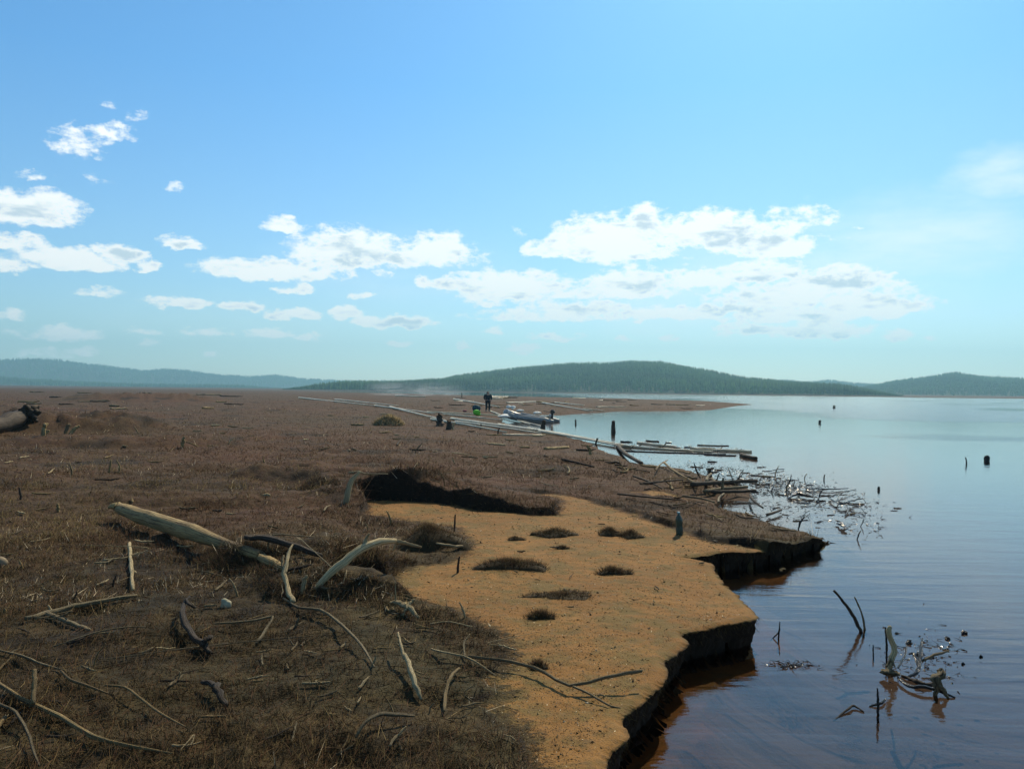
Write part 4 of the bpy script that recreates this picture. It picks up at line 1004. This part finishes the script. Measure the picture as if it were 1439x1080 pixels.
mo = rbox('outboard_motor', (.34, .26, .30), (-1.62, 0, .78), 'motor_black', boat, .08)
rbox('mid_leg', (.14, .10, .55), (0, 0, -.38), 'motor_black', mo, .03)
rbox('clamp', (.16, .18, .16), (.13, 0, -.24), 'alu', mo, .02)
mtube('tiller', [(.12, 0, -.05), (.42, .05, .0), (.60, .07, .03)], [.02, .018, .025], 'motor_black', mo, 6, 3)
def sack(name, label, px, py, Y, size, mt, seed, cat, rot=0):
    me = blob(name, None, (size[0]*1.1, size[1], size[2]*.75), seed, 3, .5)
    o = obj(name, me, M[mt], loc=at_y(px, py, Y)); o.rotation_euler = (0, 0, rot); props(o, label, cat); return o
Yb = bp[1]
sack('white_bag', 'white bag heaped in the very bow of the boat', 715, 571, Yb+.75, (.15, .13, .11), 'pale_cloth', 3, 'bag')
sack('white_bag', 'white peaked bag standing behind the bow of the boat', 722, 572, Yb+.65, (.14, .13, .16), 'pale_cloth', 5, 'bag')
sack('white_bag', 'white flat bundle lying on the boat floor amidships', 731, 576, Yb+.5, (.24, .2, .12), 'pale_cloth', 6, 'bag')
sack('white_bag', 'small pale bundle lying near the boat stern', 755, 579, Yb+.3, (.22, .18, .10), 'pale_cloth', 9, 'bag')
sack('crumpled_tarp', 'crumpled whitish plastic lying on the shore under the bow', 711, 584, Yb-.6, (.32, .25, .13), 'pale_cloth', 12, 'tarp')

# green and dark bags on the heath beside the boom
simple('lime_fabric', (.16, .60, .03), .6, bs=14); simple('teal_fabric', (.02, .07, .085), .8, bs=14)
p = g(672, 583)
o = obj('green_bag', blob('green_bag', None, (.27, .20, .20), 21, 3, .6), M['lime_fabric'], loc=p+(0, 0, .2)); props(o, 'bright lime green bag lying beside the old log boom', 'bag')
p = g(669, 579)
o = obj('dark_rucksack', blob('dark_rucksack', None, (.34, .28, .34), 23, 3, .15), M['teal_fabric'], loc=p+(0, .35, .30)); props(o, 'dark teal rucksack leaning behind the bright green bag', 'rucksack')
for sx_ in (-1, 1):
    mtube('strap', [(sx_*.14, -.24, .25), (sx_*.16, -.34, .0), (sx_*.14, -.22, -.24)], [.03]*3, 'teal_fabric', o, 6, 4)
p = g(653, 578)
o = obj('red_bag', blob('red_bag', None, (.20, .15, .10), 29, 2, .2), simple('faded_red', (.30, .07, .07), .8), loc=p+(0, 0, .08)); props(o, 'small faded red bundle left of the green bag', 'bag')

# ------------------------------------------------------------------ the standing person
simple('dark_jacket', (.018, .030, .036), .85, bs=20); simple('dark_trousers', (.016, .020, .024), .85, bs=20)
simple('boots_rubber', (.012, .014, .013), .4); simple('skin', (.42, .26, .18), .55, bs=30, var=.1); simple('cap_dark', (.015, .02, .025), .9)
def skinned(name, verts, edges, radii, material, parent, sub=1):
    me = bpy.data.meshes.new(name); me.from_pydata([Vector(v) for v in verts], edges, []); 
    o = bpy.data.objects.new(name, me); me.materials.append(M[material]); link(o, parent)
    md = o.modifiers.new('skin', 'SKIN'); md.use_smooth_shade = True
    for i, r_ in enumerate(radii):
        me.skin_vertices[0].data[i].radius = r_ if isinstance(r_, tuple) else (r_, r_)
    me.skin_vertices[0].data[0].use_root = True
    o.modifiers.new('sub', 'SUBSURF').levels = sub; o.modifiers['sub'].render_levels = sub+0
    return o
pp0 = g(685.5, 577.5)
person = empty('person', pp0, R(15)); person.scale = (1.3, 1.25, 1.05)
person['label'] = 'person standing in dark hooded jacket and boots, hands in front, beside the boat'; person['category'] = 'person'
# body: pelvis root, spine, head, arms bent forward, legs close together
bv = [(0,0,.95),(0,.01,1.15),(0,.01,1.38),(0,0,1.50),(0,-.02,1.60),(0,-.03,1.68),
 (-.19,.01,1.40),(-.25,.03,1.13),(-.19,-.13,.97),(-.12,-.22,.99),(.19,.01,1.40),(.25,.03,1.13),(.19,-.13,.97),(.12,-.22,.99),
 (-.09,0,.86),(-.10,-.02,.48),(-.10,.02,.09),(-.11,-.12,.04),(.09,0,.86),(.10,-.03,.48),(.11,.02,.09),(.12,-.12,.04)]
be = [(0,1),(1,2),(2,3),(3,4),(4,5),(2,6),(6,7),(7,8),(8,9),(2,10),(10,11),(11,12),(12,13),(0,14),(14,15),(15,16),(16,17),(0,18),(18,19),(19,20),(20,21)]
br = [(.14,.10),(.14,.10),(.15,.10),.055,(.075,.09),(.07,.08),.06,.045,.035,.03,.06,.045,.035,.03,.09,.06,.045,.035,.09,.06,.045,.035]
body = skinned('body', bv, be, br, 'skin', person)
jk = skinned('jacket', [(0,0,.84),(0,.01,1.15),(0,.01,1.39),(0,.02,1.50),(-.20,.01,1.41),(-.265,.03,1.13),(-.20,-.12,.99),(.20,.01,1.41),(.265,.03,1.13),(.20,-.12,.99)],
  [(0,1),(1,2),(2,3),(2,4),(4,5),(5,6),(2,7),(7,8),(8,9)], [(.20,.145),(.185,.14),(.18,.13),.09,.085,.07,.055,.085,.07,.055], 'dark_jacket', person)
skinned('hood', [(0,.05,1.50),(0,.035,1.61),(0,.01,1.71)], [(0,1),(1,2)], [(.10,.10),(.105,.11),(.075,.09)], 'dark_jacket', person)
skinned('trousers', [(0,0,.92),(-.095,0,.84),(-.105,-.02,.48),(-.105,.02,.14),(.095,0,.84),(.105,-.03,.48),(.115,.02,.14)], [(0,1),(1,2),(2,3),(0,4),(4,5),(5,6)], [(.15,.12),.105,.08,.062,.105,.08,.062], 'dark_trousers', person)
for sx_ in (-1, 1):
    skinned('boot', [(sx_*.108,.02,.30),(sx_*.110,.03,.06),(sx_*.118,-.09,.045),(sx_*.122,-.19,.035)], [(0,1),(1,2),(2,3)], [.07,.06,.052,.035], 'boots_rubber', person)
for sx_ in (-1, 1):
    for k in range(4):
        hx = sx_*(.115-.022*k); mtube('finger', [(hx, -.235, 1.0-.006*k), (hx-sx_*.008, -.275, .99), (hx-sx_*.012, -.285, .955)], [.011, .009, .007], 'skin', body, 5, 2)
    mtube('thumb', [(sx_*.10, -.22, 1.01), (sx_*.075, -.25, 1.025), (sx_*.055, -.27, 1.02)], [.012, .011, .009], 'skin', body, 5, 2)
bn = blob('nose', None, (.014, .02, .022), 2, 1, 0); obj('nose', bn, M['skin'], parent=body, loc=(0, -.125, 1.62))
for sx_ in (-1, 1): obj('eye', blob('eye', None, (.013, .008, .009), 2, 1, 0), M['motor_black'], parent=body, loc=(sx_*.032, -.108, 1.645))
obj('mouth', blob('mouth', None, (.026, .006, .006), 2, 1, 0), M['faded_red'], parent=body, loc=(0, -.112, 1.575))

# ------------------------------------------------------------------ scattered driftwood, each piece its own object
LAND = [((280,760),'thick slanting log'),((500,790),'arched branch'),((184,800),'birch stick'),((110,860),'slim brown log'),((110,1030),'longest corner branch'),((200,995),'arched pale branch'),((280,890),'gnarled root'),((318,850),'white stone'),
 ((470,880),'slender brown branch'),((580,965),'thick bleached stick'),((540,1025),'bowed brown branch'),((780,960),'long forked branch'),((565,860),'splintered fragment'),((605,760),'largest tussock'),((722,790),'long low tussock'),((870,750),'paired tussocks'),
 ((953,735),'green plastic bottle'),((495,685),'leaning pale stick'),((620,690),'long dark scarp'),((620,595),'black stumps'),((257,620),'orange-brown snag'),((30,603),'rotten trunk'),((100,600),'short tilted logs'),((546,592),'straw tuft'),((700,605),'fan of bright poles'),
 ((740,585),'inflatable boat'),((685,562),'standing person'),((783,630),'short tan log'),((1020,690),'long brown log'),((950,640),'cove'),((1020,634),'floating bright log'),((862,597),'square-topped post'),((1190,707),'many-armed dead branch'),((1120,697),'ragged root mass'),((1290,955),'snag pile'),((404,830),'wavy pale root'),((420,640),'reddish heath'),((330,700),'low scarp'),((80,700),'left-edge heath'),((1100,745),'outer point'),((900,700),'narrow sand tongue')]
used = {}
def describe(px, py, tone, lenpx, tilt, cat):
    d = sorted(((px-a)**2+((py-b)*1.6)**2, i) for i, ((a, b), _) in enumerate(LAND))
    (a, b), nm = LAND[d[0][1]]
    dx, dy = px-a, (py-b)*1.5
    far_ = math.sqrt(d[0][0]) > 55
    if abs(dx) > abs(dy): rel = 'right of' if dx > 0 else 'left of'
    else: rel = 'in front of' if dy > 0 else 'behind'
    size = 'tiny' if lenpx < 11 else 'short' if lenpx < 20 else 'medium' if lenpx < 34 else 'long'
    lb = '%s %s %s %s, %s%s the %s' % (size, tone, {'s': 'upright', 'l': 'flat-lying', 'v': 'foreshortened'}[tilt], cat, 'well ' if far_ else 'just ', rel, nm)
    if lb in used:
        lb += ', towards the '+LAND[d[1][1]][1]
        if lb in used or len(lb.split()) > 16: return None
    used[lb] = 1
    return lb
made = []
def scat(px, py, L, th, rpx, mt, water=False, up=False, cat='stick'):
    tone = {'pale': 'pale', 'silver': 'whitish', 'grey': 'grey', 'tan': 'tan', 'brown': 'brown', 'wet': 'black'}[mt]
    c_, s_ = math.cos(th)*L/2, math.sin(th)*L/2
    b0 = g(px, py); D = math.hypot(*b0[:2]); far_ = D > 35
    if far_: th *= .3
    if up:
        if py < 640: L *= .45
        q = at_y(px+c_, py-L, b0[1]+random.uniform(-.05, .05)*L*D/FPX); mid = (b0+q)/2+np.array([random.uniform(-.12, .12)*L*D/FPX, 0, 0])
        P_ = [b0-np.array([0, 0, .02]), mid, q]; tilt = 's'
    else:
        ln = L*D/FPX; wa = th
        dv = np.array([math.cos(wa), math.sin(wa)*1.6, 0])*ln/2
        P_ = []
        bow = random.uniform(-.18, .18)*(.3 if water or far_ else 1)
        for t in (-1, -.35, .3, 1):
            q = b0+dv*t+np.array([-dv[1], dv[0], 0])*bow*(1-t*t)
            q[2] = max(H(q[0], q[1])[0], 0 if water else -9)+rpx/FPX*D*.6+(.015 if not water else 0)
            P_.append(q)
        k = random.uniform(0, .10)*ln*(.3 if water or far_ else 1); P_[-1][2] += k; P_[0][2] += random.uniform(0, .03)*ln
        tilt = 'v' if abs(math.sin(wa)) > .75 else 'l'
    r_ = rpx/FPX*D
    R_ = [r_*random.uniform(.7, 1)]+[r_*random.uniform(.85, 1.1) for _ in P_[1:-1]]+[r_*random.uniform(.25, .6)]
    parts = []
    if not up and D < 18 and L > 24 and random.random() < .5:
        a0 = P_[2]; parts.append(('side_twig', [a0, a0+np.array([random.uniform(-.12, .12), random.uniform(-.1, .1), random.uniform(.02, .06)])*L/30*D/6, a0+np.array([random.uniform(-.22, .22), random.uniform(-.2, .2), random.uniform(.02, .12)])*L/30*D/6], [r_*.6, r_*.45, r_*.2]))
    lb = describe(px, py, tone, L, tilt, cat)
    if lb is None: return
    o = limb('dry_twig' if not water else 'floating_stick', lb, cat, P_, R_, mt, None, parts, ns=5, rough=.14)
    o['group'] = 'floating sticks and debris off the point' if water else 'loose dry sticks scattered over the heath'
ZONES = [ # px0,py0,px1,py1,count,len range,radius range,materials,water
 (0,760,560,1060,64,(12,42),(.9,2.2),['grey','tan','pale','pale','brown'],0,0,'stick'),
 (380,830,720,1060,30,(10,34),(.9,1.9),['pale','tan','grey'],0,0,'stick'),
 (0,640,520,760,26,(8,26),(.8,1.8),['grey','tan','pale','brown'],0,0,'stick'),
 (150,575,560,640,20,(7,18),(.7,1.4),['tan','pale','grey'],0,0,'stick'),
 (540,600,860,690,44,(8,30),(.7,1.4),['tan','pale','grey','brown'],0,0,'stick'),
 (860,648,1050,690,30,(12,42),(.8,2.0),['grey','brown','tan','brown'],0,0,'stick'),
 (930,700,1120,745,16,(10,34),(.7,1.6),['grey','brown','tan'],0,0,'stick'),
 (700,735,1020,860,14,(6,14),(.6,1.3),['brown','tan','grey'],0,0,'twig'),
 (0,548,330,575,18,(10,34),(.7,1.5),['grey','tan','brown'],0,0,'stick'),
 (0,590,560,900,12,(8,20),(1,2),['pale','tan','brown'],0,1,'stick'),
 (600,556,1000,574,44,(7,30),(.6,1.0),['silver','tan','brown'],0,0,'stick'),
]
for (x0, y0, x1, y1, cnt, lr, rr_, mts, wt, upz, ct) in ZONES:
    for k in range(cnt):
        px_, py_ = random.uniform(x0, x1), random.uniform(y0, y1)
        if py_ < hor(px_)+5: continue
        q = g(px_, py_)
        if q[2] < .012: continue
        scat(px_, py_, random.uniform(*lr), random.uniform(0, math.pi) if random.random() < .6 else random.gauss(0, .25), random.uniform(*rr_), random.choice(mts), False, py_ > 600 and (bool(upz) or random.random() < .12), ct)
for k in range(95):
    t = random.random()
    if t < .72: px_ = random.gauss(1080, 66); py_ = 681+(px_-1085)*.20+random.gauss(0, 10)
    elif t < .86: px_ = random.uniform(870, 1040); py_ = 625+(px_-870)*.03+random.gauss(0, 3)
    else: px_ = random.gauss(1175, 40); py_ = random.gauss(735, 14)
    q = g(px_, py_)
    if q[2] > .01: continue
    scat(px_, py_, random.uniform(5, 20), random.gauss(0, .35), random.uniform(.5, 1.1), random.choice(['wet', 'wet', 'brown', 'grey']), True, random.random() < .15)

# uncountable fine wet debris rafted off the point and along the cove
K = 5200
t = rng.uniform(size=K)
px_ = np.where(t < .6, rng.normal(1060, 62, K), np.where(t < .8, rng.uniform(840, 1045, K), rng.uniform(960, 1240, K)))
py_ = np.where(t < .6, 677+(px_-1060)*.18+rng.normal(0, 10, K), np.where(t < .8, 624+(px_-840)*.055+rng.normal(0, 4, K), 690+(px_-960)*.15+rng.normal(0, 15, K)))
e1 = t > .96; e2 = (t > .93) & ~e1
px_ = np.where(e1, rng.normal(1295, 34, K), np.where(e2, rng.normal(1115, 16, K), px_)); py_ = np.where(e1, rng.normal(925, 24, K), np.where(e2, rng.normal(934, 3, K), py_))  # extra glossy flecks added around the snags to give glints on the water
x, y, z = hit(px_, py_, 5, water=True); ok = z < .03
x, y = x[ok], y[ok]; k = len(x)
cl = fbm(x, y, .9, 3, 300); ok = cl > rng.uniform(-.5, .35, k); x, y = x[ok], y[ok]; k = len(x)
d = np.stack([rng.normal(size=k), rng.normal(size=k), rng.uniform(-.1, .35, k)], 1)
me = spikes(np.stack([x, y, np.full(k, .004)], 1), d, rng.uniform(.02, .15, k)*np.clip(np.hypot(x, y)/12, .2, 1), rng.uniform(.002, .008, k)*np.clip(np.hypot(x, y)/9, .4, 1), np.zeros(k), 'floating_litter')
attr_ = M['wet']
props(obj('floating_litter', me, M['wet']), 'fine black wet litter floating off the driftwood point', 'debris', kind='stuff')

# ------------------------------------------------------------------ air: haze and a wisp of camp-fire smoke
def volbox(name, lo, hi, material, label=None, cat=None):
    x0, y0, z0 = lo; x1, y1, z1 = hi
    V = [(x0,y0,z0),(x1,y0,z0),(x1,y1,z0),(x0,y1,z0),(x0,y0,z1),(x1,y0,z1),(x1,y1,z1),(x0,y1,z1)]
    F = np.array([(0,3,2,1),(4,5,6,7),(0,1,5,4),(1,2,6,5),(2,3,7,6),(3,0,4,7)])
    me = npmesh(name, V, F, False); return props(obj(name, me, material), label, cat, kind='stuff')
m_, n = mat('air_haze')
HAZE = .00026
out(n, None, n.n('ShaderNodeVolumePrincipled', {'Color': (.42, .80, 1, 1), 'Density': HAZE, 'Anisotropy': .3}).outputs[0])
volbox('haze', (-5300, -5300, -3), (5300, 5300, 300), m_, 'thin blue haze lying over the lake and hills', 'haze')

m_, n = mat('camp_smoke')
P = n.n('ShaderNodeTexCoord').outputs['Object']
sp = n.n('ShaderNodeSeparateXYZ', {0: P})
a = n.noise(n.vm('MULTIPLY', P, (.10, .2, .55)), 1.0, 4, .6, dist=.8)
fx = n.mr(n.math('ABSOLUTE', sp.outputs[0]), 4, 15, 1, 0); fz = n.math('MULTIPLY', n.mr(sp.outputs[2], .1, .8), n.mr(sp.outputs[2], 1.5, 4.2, 1, 0)); fy = n.mr(n.math('ABSOLUTE', sp.outputs[1]), 1, 3.8, 1, 0)
dn = n.math('MULTIPLY', n.math('MULTIPLY', n.mr(a, .40, .70), fx), n.math('MULTIPLY', fz, fy))
out(n, None, n.n('ShaderNodeVolumePrincipled', {'Color': (.85, .92, 1, 1), 'Density': n.math('MULTIPLY', dn, .30), 'Anisotropy': .3}).outputs[0])
p = g(585, 557); o = volbox('smoke', (-15, -4, .1), (15, 4, 4.3), m_, 'faint bluish wisp of smoke drifting over the heath left of the person', 'smoke'); o.location = (p[0], p[1], p[2])
